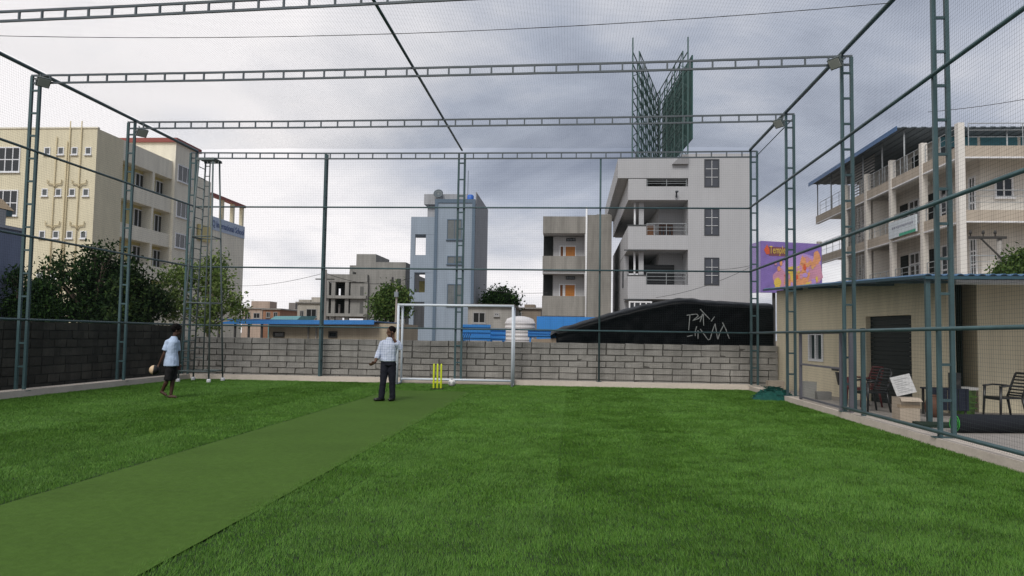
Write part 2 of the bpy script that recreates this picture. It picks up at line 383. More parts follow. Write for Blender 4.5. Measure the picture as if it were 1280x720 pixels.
net('side_net', 'fine dark cord net hung along the left side above the dark wall', (XL+.02, 8, ZB), (0, YB-8.1, 0), (0, 0, HT-ZB), int((YB-8)/MS), int((HT-ZB)/MS), .03, .02)
net('side_net', 'fine dark cord net hung along the right side before the chairs', (XR-.02, 6, ZB), (0, YB-6.1, 0), (0, 0, HT-ZB), int((YB-6)/MS), int((HT-ZB)/MS), .03, .02)
net('roof_net', 'fine dark cord net stretched overhead on the roof trusses', (XL, 9.5, HT+.12), (XR-XL, 0, 0), (0, YB-9.6, 0), int((XR-XL)/MS), int((YB-9.6)/MS), -.05, .04)

# floodlights ------------------------------------------------------
fl_body = M('floodlight_casting', (.09, .11, .11), .5); fl_glass = M('floodlight_lens', (.42, .44, .42), .25, .1)
def flood(p, aim, label):
    p = Vector(p); d = Vector(aim).normalized(); t = thing('floodlight', label, 'floodlight', p, 'floodlights on the columns')
    s = d.cross(Vector((0,0,1))).normalized(); u = s.cross(d)
    def bx(a, b_, c, off): 
        m = MB()
        m.v = [tuple(p+d*off+s*sx*a/2+u*sz*b_/2+d*sd*c/2) for sd in (-1,1) for sx, sz in ((-1,-1),(1,-1),(1,1),(-1,1))]
        m.f = [[0,1,2,3],[7,6,5,4],[0,4,5,1],[1,5,6,2],[2,6,7,3],[3,7,4,0]]; return m
    obj('housing', bx(.29, .22, .06, .1), fl_body, t); obj('lens', bx(.25, .18, .012, .136), fl_glass, t)
    fins = MB()
    for k in range(-3, 4):
        q = bx(.01, .19, .035, .055); q.v = [tuple(Vector(v)+s*k*.037) for v in q.v]; o_ = len(fins.v); fins.v += q.v; fins.f += [[i+o_ for i in f] for f in q.f]
    obj('cooling_fin', fins, fl_body, t)
    br = MB()
    br.tube([p+s*.155+d*.1, p+s*.155-d*.02, p-s*.155-d*.02, p-s*.155+d*.1], .012, 6); br.tube([p-d*.02, p-d*.1+Vector((0,0,.1))], .016, 6); obj('bracket', br, fl_body, t)
flood((XL+.12, LY[2]-.12, HT-.13), (.75, -.45, -.6), 'grey floodlight on the left column nearest to the camera')
flood((XL+.22, LY[1]-.1, HT-.26), (.75, -.45, -.6), 'grey floodlight on the left column beside the tower corner')
flood((XR-.10, RY[2]-.12, HT-.12), (-.75, -.45, -.6), 'grey floodlight on the right column above the gate')
flood((XR-.14, RY[1]-.1, HT-.2), (-.75, -.45, -.6), 'grey floodlight on the right column nearer to the far corner')

# tower in the far left corner --------------------------------------
tw = M('tower_steel', (.12, .15, .15), .5, .25, 3)
TC = Vector((-11.12, 23.0, 0)); hb, ht_, TH = .47, .22, 6.72
t = thing('lighting_tower', 'slender four-legged steel tower standing on the turf in the far left corner', 'tower', TC)
def tp(sx, sy, z): k = hb+(ht_-hb)*z/TH; return TC+Vector((sx*k, sy*k, z))
for sx, sy in ((-1,-1),(1,-1),(1,1),(-1,1)):
    l = obj('leg', MB().tube([tp(sx, sy, .06), tp(sx, sy, TH)], .026, 8), tw, t, True)
    obj('foot_block', MB().lathe(tp(sx, sy, 0), [(.06, 0), (.065, .07), (.045, .1)], 10), white_p, l)
for z in (.32, 2.35, 4.35):
    for a, b_ in (((-1,-1),(1,-1)), ((1,-1),(1,1)), ((1,1),(-1,1)), ((-1,1),(-1,-1))): obj('brace', MB().tube([tp(*a, z), tp(*b_, z)], .018, 6), tw, t, True)
for i in range(20):
    z = .6+i*.31
    if z > TH-.2: break
    obj('ladder_rung', MB().tube([tp(-1, -1, z), tp(-1, 1, z)], .014, 6), tw, t, True)
    if i % 1 == 0: obj('ladder_rung', MB().tube([tp(-1, 1, z+.1), tp(-.35, 1, z+.1)], .014, 6), tw, t, True)
obj('ladder_rail', MB().tube([tp(-.35, 1, .3), tp(-.35, 1, TH)], .02, 6), tw, t, True)
m = MB()
for k in range(5): m.box(TC+Vector((-.27+k*.115, -.27, TH)), TC+Vector((-.19+k*.115, .27, TH+.035)))
m.box(TC+Vector((-.28, -.28, TH-.04)), TC+Vector((.28, -.24, TH-.001))); m.box(TC+Vector((-.28, .24, TH-.04)), TC+Vector((.28, .28, TH-.001)))
obj('platform', m, tw, t)

# gate --------------------------------------------------------------
gp = M('gate_steel', (.14, .14, .165), .5, .2, 3)
t = thing('gate', 'grey steel gate frame with cord mesh in the right net', 'gate', (XR, 17.6, ZB))
g0, g1 = 19.05, 16.25
for yy in (g0, g1): obj('upright', MB().box((XR-.03, yy-.03, ZB-.02), (XR+.03, yy+.03, R3+.02)), gp, t)
for z in (ZB+.03, .95, R3-.03): obj('cross_bar', MB().box((XR-.022, g1+.03, z-.02), (XR+.022, g0-.03, z+.02)), gp, t)
obj('latch', MB().box((XR-.06, g1+.05, .9), (XR-.025, g1+.4, .94)).prism([(XR-.05, g1+.05, .88), (XR-.05, g1+.22, .88), (XR-.05, g1+.05, .62)], (.03, 0, 0)), M('latch_black', (.02, .02, .022), .5), t)
for yy in (15.85, 15.2): tag(obj('steel_post', MB().box((XR+.02, yy-.035, ZB-.03), (XR+.09, yy+.035, R3+.05)), gp if yy > 15.5 else teal), ['grey steel post right next to the gate', 'short teal post in the right net before the shed door'][yy < 15.5], 'post')

# ------------------------------------------------------------------ field equipment
gl = M('goal_white_paint', (.62, .68, .74), .4, .08)
GX0, GX1, GY0, GY1 = -5.22, -1.76, 23.35, 23.95
t = thing('goal', 'white steel box goal standing before the back net', 'goal', ((GX0+GX1)/2, GY0, 0))
for x in (GX0, GX1):
    obj('front_post', MB().tube([(x, GY0, .0), (x, GY0, 2.39)], .037, 12), gl, t, True); obj('rear_post', MB().tube([(x, GY1, .0), (x, GY1, 2.36)], .034, 12), gl, t, True)
    obj('side_bar', MB().tube([(x, GY0, 2.37), (x, GY1, 2.35)], .03, 10), gl, t, True); obj('ground_bar', MB().tube([(x, GY0, .035), (x, GY1, .035)], .03, 10), gl, t, True)
obj('crossbar', MB().tube([(GX0-.03, GY0, 2.39), (GX1+.03, GY0, 2.39)], .037, 12), gl, t, True)
obj('ground_bar', MB().tube([(GX0, GY1, .14), (GX1, GY1, .14)], .036, 10), gl, t, True)

P = onZ(546.5, 487); ylw = M('yellow_stumps', (.62, .70, .03), .4, .05)
t = thing('wicket', 'bright yellow cricket stumps on a black base at the end of the pitch', 'stumps', P)
for k in (-1, 0, 1):
    x = P.x+k*.103; obj('stump', MB().lathe((x, P.y, .03), [(.02, 0), (.026, .02), (.026, .62), (.022, .66), (.012, .68)], 12), ylw, t, True)
obj('base', MB().box((P.x-.17, P.y-.06, .004), (P.x+.17, P.y+.06, .035)), M('black_rubber', (.012, .012, .013), .7), t)
obj('cross_strip', MB().box((P.x-.14, P.y-.012, .19), (P.x+.14, P.y+.012, .215)), ylw, t)
ballm = M('ball_white', (.72, .72, .70), .4, .05); ballb = M('ball_black', (.012, .012, .013), .5)
def football(c, r, label, m1, m2, half=False):
    t = thing('football', label, 'ball', (c[0], c[1], c[2]-r)); obj('casing', MB().ball(c, r, 24, 16), m1, t, True)
    if half:
        m = MB(); c = Vector(c); dv = Vector((-.9, -.42, .1)).normalized(); bx_, by_ = MB().frame(dv)
        m.loft([(c+dv*(r*1.012*math.cos(a)), r*1.012*math.sin(a), r*1.012*math.sin(a), bx_, by_) for a in np.linspace(1.45, .03, 9)], 22); obj('cream_panel', m, m2, t, True)
    else:
        ph = (1+5**.5)/2
        for v in [Vector(q).normalized() for a in (-1, 1) for b_ in (-ph, ph) for q in ((0, a, b_), (a, b_, 0), (b_, 0, a))]:
            x, y = MB().frame(v); poly = [(Vector(c)+v*r*.955+(x*math.cos(k*2*math.pi/5)+y*math.sin(k*2*math.pi/5))*r*.34) for k in range(5)]
            obj('panel', MB().prism(poly, v*r*.055), m2, t)
bp = onY(565, 478, 23.05); football((bp.x, 23.05, .115), .11, 'white football lying in the goal mouth beside the stumps', ballm, M('ball_grey', (.35, .35, .36), .4))
# green net heap
def heap(name, c, rx, ry, h, mat, seed, label, cat):
    m = MB(); n = 34
    for i in range(n+1):
        for j in range(n+1):
            u = i/n*2-1; v = j/n*2-1; d = math.sqrt(u*u+v*v); q = Vector((u*3+seed, v*3, 0))
            e = max(0, 1-d**2.2+.25*mnoise.noise(q)); z = h*min(1, e*1.3)*(.75+.5*mnoise.noise(q*2.2))+.02*mnoise.noise(q*9)*min(1, e*3)
            m.v.append((c[0]+u*rx, c[1]+v*ry, max(z, -.02) if e > .02 else -.02))
    for i in range(n):
        for j in range(n): a = i*(n+1)+j; m.f.append([a, a+n+1, a+n+2, a+1])
    rg = random.Random(seed)
    for _ in range(60):   # loose loops of cord
        a = rg.uniform(0, 6.28); rr = rg.uniform(.1, .95); x = c[0]+math.cos(a)*rr*rx*.85; y = c[1]+math.sin(a)*rr*ry*.85; zz = h*(1-rr**2)+.02
        pts = [(x+rg.uniform(-.14, .14), y+rg.uniform(-.14, .14), max(.03, zz+rg.uniform(-.05, .06))) for _ in range(5)]; m.tube(pts, .007, 4)
    return tag(obj(name, m, mat, None, True), label, cat)
nc = onZ(970, 500); heap('net_heap', (nc.x-.02, nc.y+.1), .55, .36, .27, M('green_net_bundle', (.006, .075, .060), .85, .5, 9, .9), 5, 'heap of dark green netting lying on the turf beside the right kerb', 'net')

# ------------------------------------------------------------------ people
skin = M('brown_skin', (.105, .052, .032), .6, .1, 8); hairm = M('black_hair', (.006, .005, .005), .7, .3, 30, spec=.08)
def check_mat():
    m = bpy.data.materials.new('checked_shirt'); m.use_nodes = True; t = m.node_tree; b = t.nodes['Principled BSDF']; b.inputs['Roughness'].default_value = .85
    g = t.nodes.new('ShaderNodeNewGeometry'); s = t.nodes.new('ShaderNodeSeparateXYZ'); t.links.new(g.outputs['Position'], s.inputs[0])
    def stripes(o):
        a = t.nodes.new('ShaderNodeMath'); a.operation = 'MULTIPLY'; a.inputs[1].default_value = 1/.055; t.links.new(o, a.inputs[0])
        f = t.nodes.new('ShaderNodeMath'); f.operation = 'FRACT'; t.links.new(a.outputs[0], f.inputs[0])
        l = t.nodes.new('ShaderNodeMath'); l.operation = 'LESS_THAN'; l.inputs[1].default_value = .22; t.links.new(f.outputs[0], l.inputs[0]); return l.outputs[0]
    a = t.nodes.new('ShaderNodeMath'); a.operation = 'ADD'; t.links.new(stripes(s.outputs['X']), a.inputs[0]); t.links.new(stripes(s.outputs['Z']), a.inputs[1])
    c = t.nodes.new('ShaderNodeValToRGB'); ramp(c, [(0, (.50, .55, .66)), (1, (.22, .27, .42))]); h = t.nodes.new('ShaderNodeMath'); h.operation = 'MULTIPLY'; h.inputs[1].default_value = .5
    t.links.new(a.outputs[0], h.inputs[0]); t.links.new(h.outputs[0], c.inputs[0]); t.links.new(c.outputs[0], b.inputs['Base Color']); return m
V3 = Vector
ftex = bpy.data.textures.new('folds', 'CLOUDS'); ftex.noise_scale = .11; ftex.noise_depth = 2
def cloth(o, vox, st=.024):
    remesh(o, vox, 8); d = o.modifiers.new('folds', 'DISPLACE'); d.texture = ftex; d.strength = st; d.mid_level = .28; d.texture_coords = 'LOCAL'
def head_parts(mb, c, fwd, k=1.):
    """skull, jaw, nose, ears, neck stub around head centre c"""
    f = V3(fwd).normalized(); s = f.cross(V3((0,0,1))).normalized(); u = s.cross(f)
    ax = (s, f, u); c = V3(c)
    mb.ball(c+u*.025*k, (.072*k, .092*k, .095*k), 16, 12, ax); mb.ball(c+f*.022*k-u*.055*k, (.055*k, .066*k, .066*k), 14, 10, ax)
    mb.ball(c+f*.094*k-u*.02*k, (.014*k, .02*k, .024*k), 8, 6, ax); mb.ball(c+f*.08*k-u*.062*k, (.026*k, .014*k, .012*k), 8, 6, ax)
    mb.ball(c+f*.07*k+u*.018*k, (.05*k, .022*k, .012*k), 8, 6, ax)
    for q in (-1, 1): mb.ball(c+s*q*.073*k-u*.012*k-f*.008*k, (.012*k, .02*k, .03*k), 8, 6, ax)
    return f, s, u
def hand(mb, w_, d, side, curl=.4, k=1.):
    """palm from wrist w_ along d; side = direction of the thumb"""
    d = V3(d).normalized(); n = d.cross(V3(side)).normalized(); sd = n.cross(d).normalized(); w_ = V3(w_)
    mb.loft([(w_, .026*k, .02*k, sd, n), (w_+d*.04*k, .038*k, .017*k, sd, n), (w_+d*.085*k, .04*k, .015*k, sd, n)], 10)
    for i, ln in enumerate((.066, .076, .071, .055)):
        a = w_+d*.08*k+sd*(.03-.02*i)*k; e1 = (d+n*curl*.6).normalized(); e2 = (d+n*curl*2).normalized()
        mb.tube([a, a+e1*ln*.5*k, a+e1*ln*.5*k+e2*ln*.5*k], [.0095*k, .009*k, .0075*k], 7)
    a = w_+d*.025*k+sd*.028*k; mb.tube([a, a+(sd*.8+d*.6).normalized()*.035*k, a+(sd*.45+d).normalized()*.068*k], [.012*k, .011*k, .009*k], 7)

# standing man on the phone
fx = onZ(477, 502); MX, MY = fx.x+.10, fx.y+.12
def mp_(px, z, dy=0.): return V3((MX+(px-482.5)*.0176, MY+dy, z))
t = thing('person', 'standing man in a pale checked shirt and navy trousers holding a phone to his ear', 'person', (MX, MY, 0))
S = V3((.93, -.25, 0)).normalized(); F = V3((-.25, -.93, 0)).normalized()
bd = MB(); hc = mp_(485.5, 1.555, -.02); hf = V3((-.9, -.5, -.05))
f, s, u = head_parts(bd, hc, hf)
bd.tube([mp_(484.5, 1.34), mp_(484.5, 1.42), mp_(485, 1.52)], [.075, .058, .056], 12)
bd.loft([(mp_(482.5, .86), .16, .11, S, F), (mp_(482, .98), .155, .11, S, F), (mp_(483, 1.15), .165, .11, S, F), (mp_(484, 1.28), .16, .10, S, F), (mp_(484.3, 1.37), .09, .065, S, F)])
hipL, hipR = mp_(478.5, .86), mp_(487, .86)
kneeL, kneeR = mp_(477.2, .46, -.05), mp_(488, .46, .02)
ankL, ankR = mp_(475.2, .08, -.04), mp_(488.3, .08, .06)
for h_, k_, a_ in ((hipL, kneeL, ankL), (hipR, kneeR, ankR)): bd.tube([h_, h_.lerp(k_, .5), k_, k_.lerp(a_, .4), a_], [.085, .078, .055, .052, .038], 12)
shL, elL, wrL = mp_(474.5, 1.295), mp_(470.5, 1.08, -.04), mp_(468.5, .87, -.22)
shR, elR, wrR = mp_(493.8, 1.30), mp_(499, 1.20, -.10), mp_(490.5, 1.40, -.16)
for a_, b_, c_ in ((shL, elL, wrL), (shR, elR, wrR)): bd.tube([a_, a_.lerp(b_, .5), b_, b_.lerp(c_, .4), c_], [.058, .05, .042, .04, .028], 10)
hand(bd, wrL, V3((-.5, -.45, -.35)), V3((.2, -.4, .9)), .5); hand(bd, wrR, V3((-.1, .05, .95)), V3((-.8, -.5, 0)), .6)
body = obj('body', bd, skin, t, True); remesh(body, .0085, 3)
sh = MB()
sh.loft([(mp_(482, .895), .192, .148, S, F), (mp_(482, .94), .188, .143, S, F), (mp_(482.5, 1.02), .180, .14, S, F), (mp_(483.5, 1.18), .186, .138, S, F), (mp_(484, 1.28), .178, .125, S, F), (mp_(484.3, 1.355), .125, .092, S, F), (mp_(484.5, 1.43), .07, .068, S, F)])
for a_, b_, c_ in ((shL, elL, wrL), (shR, elR, wrR)):
    d_ = b_.lerp(c_, .62); sh.tube([a_.lerp(V3(mp_(484, 1.3)), .25), a_, a_.lerp(b_, .5), b_, b_.lerp(c_, .4), d_], [.08, .07, .066, .06, .055, .053], 12)
so_ = obj('shirt', sh, check_mat(), t, True); cloth(so_, .0095)
tr = MB(); tr.loft([(mp_(482.5, .80), .172, .125, S, F), (mp_(482.5, .9), .172, .128, S, F), (mp_(482.3, .98), .165, .12, S, F)])
for h_, k_, a_ in ((hipL, kneeL, ankL), (hipR, kneeR, ankR)): tr.tube([h_, h_.lerp(k_, .5), k_, k_.lerp(a_, .5), a_+V3((0,0,-.02))], [.10, .09, .072, .066, .062], 14)
to_ = obj('trousers', tr, M('navy_trousers', (.005, .006, .014), .85, .2, 6), t, True); cloth(to_, .0095, .022)
sn = M('black_shoes', (.012, .011, .011), .4)
for a_, dr in ((ankL, V3((-.75, -.65, 0))), (ankR, V3((-.2, -1, 0)))):
    m = MB(); d_ = dr.normalized(); q = V3((a_.x, a_.y, .045)); m.tube([q-d_*.07, q+d_*.03, q+d_*.11, q+d_*.18], [.042, .046, .046, .028], 12, True, .85); obj('shoe', m, sn, t, True)
hm_ = MB(); ax = (s, f, u); hm_.ball(hc+u*.042-f*.018, (.082, .098, .092), 18, 12, ax); ho = obj('hair', hm_, hairm, t, True)
ho.data.transform(Matrix.Identity(4)); obj('eye', MB().ball(hc+f*.085+s*.03+u*.005, .009, 8, 6).ball(hc+f*.085-s*.03+u*.005, .009, 8, 6), M('eye_dark', (.02, .015, .012), .3), t)
ph_ = tag(obj('phone', MB().loft([(wrR+V3((-.045, -.035, .04)), .036, .006, V3((.3,-.95,0)), V3((.95,.3,0))), (wrR+V3((-.035, -.035, .17)), .036, .006, V3((.3,-.95,0)), V3((.95,.3,0)))], 8), M('phone_black', (.02, .02, .025), .2)), 'dark mobile phone held to the ear of the standing man', 'phone')

# walking boy with a ball
fb = onZ(212, 498); BX, BY = fb.x, fb.y
def bp_(px, z, dy=0.): return V3((BX+(px-212)*.0174, BY+dy, z))
t = thing('person', 'barefoot person in a pale blue t-shirt and black shorts walking with a ball', 'person', (BX, BY, 0))
S = V3((.35, -.94, 0)).normalized(); F = V3((.94, .35, 0)).normalized()
bd = MB(); hc = bp_(217.8, 1.515); f, s, u = head_parts(bd, hc, V3((.85, .5, -.12)))
bd.tube([bp_(214.5, 1.3), bp_(215.5, 1.38), bp_(217, 1.48)], [.068, .05, .05], 12)
bd.loft([(bp_(213, .82), .14, .10, S, F), (bp_(212.5, .95), .135, .095, S, F), (bp_(212.8, 1.12), .135, .092, S, F), (bp_(213.2, 1.25), .145, .088, S, F), (bp_(214, 1.34), .08, .055, S, F)])
hN, hA = bp_(212.5, .84)+S*.075, bp_(213, .84)-S*.075
kN, kA = bp_(209.5, .45)+S*.07, bp_(215.0, .46)-S*.07
aN, aA = bp_(201.0, .17, .05)+S*.06, bp_(213.0, .075)-S*.06
for h_, k_, a_ in ((hN, kN, aN), (hA, kA, aA)): bd.tube([h_, h_.lerp(k_, .5), k_, k_.lerp(a_, .35), a_], [.08, .072, .05, .05, .033], 12)
for a_, up_ in ((aN, .095), (aA, 0)):
    d_ = V3((.9, .1, -up_*6)).normalized(); q = V3((a_.x, a_.y, .035+up_)); bd.tube([q-d_*.05, q+d_*.03, q+d_*.11], [.032, .036, .03], 10)
    for i in range(5): bd.tube([q+d_*.10+V3((0, -.026+i*.013, -.008)), q+d_*(.155-.007*i)+V3((0, -.028+i*.014, -.012))], .0085, 6)
shN, elN, wrN = bp_(207.5, 1.25)+S*.10, bp_(203.5, .99)+S*.13, bp_(197.5, .76)+S*.12
shA, elA, wrA = bp_(217.5, 1.25)-S*.12, bp_(218.5, .98)-S*.15, bp_(221, .76)-S*.14
for a_, b_, c_ in ((shN, elN, wrN), (shA, elA, wrA)): bd.tube([a_, a_.lerp(b_, .5), b_, b_.lerp(c_, .4), c_], [.052, .044, .037, .035, .025], 10)
hand(bd, wrN, V3((-.6, 0, -.75)), V3((.5, -.6, -.3)), .8, .95); hand(bd, wrA, V3((.2, 0, -1)), V3((.8, .2, .2)), .4, .95)
body = obj('body', bd, M('dark_brown_skin', (.062, .030, .019), .6, .1, 8), t, True); remesh(body, .0085, 3)
sh = MB(); sh.loft([(bp_(212.5, .72), .192, .158, S, F), (bp_(212.3, .82), .185, .15, S, F), (bp_(212.3, 1.0), .165, .128, S, F), (bp_(212.8, 1.16), .172, .125, S, F), (bp_(213.2, 1.25), .17, .118, S, F), (bp_(214, 1.32), .115, .085, S, F), (bp_(214.6, 1.38), .064, .06, S, F)])
for a_, b_ in ((shN, elN), (shA, elA)): sh.tube([a_.lerp(V3(bp_(213, 1.25)), .3), a_, a_.lerp(b_, .45), a_.lerp(b_, .72)], [.078, .07, .07, .074], 12)
o = obj('t_shirt', sh, M('pale_blue_cotton', (.42, .52, .68), .9, .08, 5), t, True); cloth(o, .0095)
tr = MB(); tr.loft([(bp_(213, .78), .158, .12, S, F), (bp_(212.8, .9), .155, .12, S, F), (bp_(212.6, .96), .15, .112, S, F)])
for h_, k_ in ((hN, kN), (hA, kA)): tr.tube([h_, h_.lerp(k_, .5), h_.lerp(k_, 1.12)], [.096, .086, .080], 14)
o = obj('shorts', tr, M('black_shorts', (.006, .006, .007), .85, .2, 6), t, True); cloth(o, .0095)
hm_ = MB(); ax = (s, f, u); hm_.ball(hc+u*.045-f*.022, (.090, .104, .098), 18, 12, ax)
rr = random.Random(3)
for _ in range(60):
    a = rr.uniform(0, 6.28); b_ = rr.uniform(.0, 1.5); hm_.ball(hc+u*(.045+.092*math.cos(b_))-f*(.022+.098*math.sin(b_)*math.sin(a))+s*.085*math.sin(b_)*math.cos(a), .02, 6, 4)
obj('hair', hm_, hairm, t, True)
bc = wrN+V3((-.10, -.02, -.13)); football(tuple(bc), .105, 'cream and black ball carried in the hand of the walking person', ballb, M('ball_cream', (.62, .46, .30), .5, .1), True)

# ------------------------------------------------------------------ building helpers
def mapY(Yp): return lambda u, v, w_: (u, Yp-w_, v)       # facade looking towards the camera
def mapXp(Xp): return lambda u, v, w_: (Xp+w_, u, v)      # facade looking to +X
def mapXn(Xp): return lambda u, v, w_: (Xp-w_, u, v)      # facade looking to -X
def mbx(mb, mp, u0, u1, v0, v1, w0, w1): mb.box(mp(u0, v0, w0), mp(u1, v1, w1)); return mb
def window(par, mp, u0, u1, v0, v1, fm, cols=2, rows=1, fw=.06, pm=None, sill=True, depth=.06, name='window'):
    u0, u1 = sorted((u0, u1)); v0, v1 = sorted((v0, v1)); m = MB()
    mbx(m, mp, u0, u0+fw, v0, v1, -.02, depth); mbx(m, mp, u1-fw, u1, v0, v1, -.02, depth); mbx(m, mp, u0+fw, u1-fw, v0, v0+fw, -.02, depth); mbx(m, mp, u0+fw, u1-fw, v1-fw, v1, -.02, depth)
    for i in range(1, cols): q = u0+(u1-u0)*i/cols; mbx(m, mp, q-fw*.4, q+fw*.4, v0+fw, v1-fw, -.02, depth-.012)
    for i in range(1, rows): q = v0+(v1-v0)*i/rows; mbx(m, mp, u0+fw, u1-fw, q-fw*.4, q+fw*.4, -.02, depth-.016)
    wnd = obj(name, m, fm, par); obj('pane', mbx(MB(), mp, u0+fw*.5, u1-fw*.5, v0+fw*.5, v1-fw*.5, -.03, .012), pm or glass, wnd)
    if sill: obj('sill', mbx(MB(), mp, u0-.06, u1+.06, v0-.08, v0-.004, -.02, depth+.1), fm, wnd)
    return wnd
def door(par, mp, u0, u1, v0, v1, mat, fm):
    d = obj('door', mbx(MB(), mp, u0, u1, v0, v1, -.02, .03), mat, par)
    m = MB(); mbx(m, mp, u0-.08, u0-.002, v0, v1+.08, -.02, .06); mbx(m, mp, u1+.002, u1+.08, v0, v1+.08, -.02, .06); mbx(m, mp, u0, u1, v1+.002, v1+.08, -.02, .06)
    obj('frame', m, fm, d); m = MB()
    for k in (0, 1):
        for q in (0, 1):
            a = u0+(u1-u0)*(.12+.42*k); mbx(m, mp, a, a+(u1-u0)*.34, v0+(v1-v0)*(.1+.46*q), v0+(v1-v0)*(.46+.46*q), .03, .045)
    obj('panel', m, mat, d); return d
def railing(par, p0, p1, h, n, mat, bars=3, rad=.025):
    p0 = V3(p0); p1 = V3(p1); m = MB()
    for k in range(bars): z = V3((0, 0, h*(1-k/bars*.9))); m.tube([p0+z, p1+z], rad*(1 if k == 0 else .6), 6)
    for i in range(n+1): q = p0.lerp(p1, i/n); m.tube([q, q+V3((0, 0, h))], rad*.9, 6)
    return obj('railing', m, mat, par)

# ------------------------------------------------------------------ yellow school building (left)
cream = M('cream_wall', (.68, .625, .46), .85, .1, .5, .1, .10); creams = M('cream_side_wall', (.78, .74, .62), .85, .1, .5, .1, .16)
yel = M('yellow_loggia_wall', (.58, .50, .24), .85, .08, .6); redp = M('red_coping', (.26, .075, .065), .7, .15)
SY = 62.; SX = onY(122, 161, SY).x
t = thing('school_building', 'cream and yellow five-storey school building with drain pipes behind the left net', 'building', (SX-10, SY+10, 0))
mf = mapY(SY); ms = mapXp(SX); ST = 18.3
RD = 1.0; lqs = lambda px: onX(px, 240, SX).y; lqr = lambda px: onX(px, 240, SX-RD).y
loY0, loY1 = lqs(152), 74.5          # loggia zone along the side
m = MB(); m.box((SX-24, SY, -.05), (SX-RD-.02, 79.9, ST)); m.box((SX-RD-.02, SY, -.05), (SX, loY0, ST)); obj('wall', m, cream, t)
zs = [(16.5, 14.65), (13.15, 11.0), (9.7, 7.6), (6.3, 4.2)]
edges = [ST] + [z for a in zs for z in a] + [-.05]
for k in range(0, len(edges), 2): obj('loggia_parapet', MB().box((SX-RD+.01, loY0+.002, edges[k+1]), (SX, loY1, edges[k])), creams, t)
for a, b_ in zs: obj('pillar', MB().box((SX-RD+.01, lqs(190.5), b_+.002), (SX-.012, lqs(193), a-.002)), creams, t)
obj('loggia_wall', MB().box((SX-RD-.06, loY0, -.05), (SX-RD, loY1, ST-.1)), yel, t)
for a, b_ in zs:
    mw = mapXp(SX-RD)
    for p0, p1 in ((167.5, 179), (193.5, 204)): window(t, mw, lqr(p0), lqr(p1), b_-.25, a-.3, white_p, 2, 1, .09, sill=False, depth=.1)
    window(t, mw, lqr(154), lqr(157.5), b_-.2, a-.15, white_p, 1, 1, .07, sill=False)
    obj('wall_box', mbx(MB(), mw, lqr(184), lqr(185.5), b_+.1, b_+.9, .002, .2), M('cabinet_cream', (.45, .40, .25), .8), t)
tx0 = onY(150, 176, loY1).x; tz1 = onY(216, 178, loY1).z
m = MB(); m.box((tx0, loY1+.002, -.05), (SX+.25, 79.3, tz1)); obj('stair_tower', m, creams, t)
obj('tower_coping', MB().box((tx0-.3, loY1-.25, tz1), (SX+.45, 79.5, tz1+.42)), redp, t)
for z0, z1 in ((16.5, 18.2), (12.9, 14.6), (9.8, 11.3)): window(t, mapXp(SX+.25), 75.0, 77.8, z0, z1, white_p, 3, 1, .1)
m = MB(); m.box((SX-12, 79.9, -.05), (SX-.1, 83.0, 17.9)); m.box((SX-12, 83.0, -.05), (SX, 92.0, 14.2)); obj('rear_wing', m, creams, t)
for yy in (83.4, 86.2, 89.0, 91.6): obj('pergola_column', MB().box((SX-.45, yy-.22, 14.2), (SX-.05, yy+.22, 16.5)), cream, t)
obj('pergola_beam', MB().box((SX-.6, 83.1, 16.5), (SX+.1, 92.0, 16.8)), redp, t)
obj('ledge_recess', mbx(MB(), ms, 80.2, 82.9, 11.2, 12.9, -.05, .12), yel, t)
sg = obj('sign_band', mbx(MB(), ms, 83.02, 92.0, 12.75, 14.22, .0, .05), M('sign_pale_blue', (.42, .50, .62), .6, .06), t)
def text_mesh(s, size, mat, ext=.02):
    cu = bpy.data.curves.new('lettering', 'FONT'); cu.body = s; cu.size = size; cu.extrude = ext; cu.align_x = 'LEFT'; cu.resolution_u = 2
    o = bpy.data.objects.new('lettering', cu); C.objects.link(o); bpy.context.view_layer.update()
    me = bpy.data.meshes.new_from_object(o.evaluated_get(bpy.context.evaluated_depsgraph_get())); bpy.data.objects.remove(o); me.materials.clear(); me.materials.append(mat); return me
tx = text_mesh('Q International School', 1.0, M('sign_blue', (.07, .11, .26), .6), .015)
xs = [v.co.x for v in tx.vertices]; ys = [v.co.y for v in tx.vertices]; kx = 8.3/(max(xs)-min(xs))
tx.transform(Matrix(((0, 0, 1, SX+.068), (kx, 0, 0, 83.4-min(xs)*kx), (0, 1.02, 0, 13.12), (0, 0, 0, 1)))); lt = link('lettering', tx, None); lt.parent = sg
# front face: small windows, pipes, large windows
for z in (16.1, 12.6, 9.05, 5.55):
    for x in (-44.05, -42.85, -41.65, -40.45): window(t, mf, x-.27+(z-16)*.01, x+.27+(z-16)*.01, z-.02, z+.62, white_p, 1, 1, .08, M('louvre_glass', (.10, .11, .115), .3, .2), depth=.05)
for z0, z1 in ((14.6, 16.75), (10.9, 13.1), (7.2, 9.4)): 
    for x0 in (-48.4, -52.5): window(t, mf, x0, x0+2.0, z0, z1, white_p, 3, 2, .1)
pipe = M('ochre_pipe', (.56, .48, .31), .6, .1)
for x, z1 in ((-43.2, 17.6), (-42.25, 17.2), (-42.05, 18.9), (-41.05, 18.9)):
    pp = obj('drain_pipe', MB().tube([(x-.12, SY-.12, 0), (x, SY-.12, z1)], .05, 8), pipe, t, True)
    if x in (-43.2, -41.05):
        for z in (13.55, 10.05, 6.5):
            for q in (-1, 1): obj('elbow', MB().tube([(x, SY-.14, z-.25), (x+q*.18, SY-.14, z+.05), (x+q*.6, SY-.14, z+.08), (x+q*.62, SY-.14, z+.4)], .055, 7), pipe, pp, True)
obj('coping', MB().box((SX-24, SY-.08, ST), (SX+.06, SY+.25, ST+.12)), creams, t)

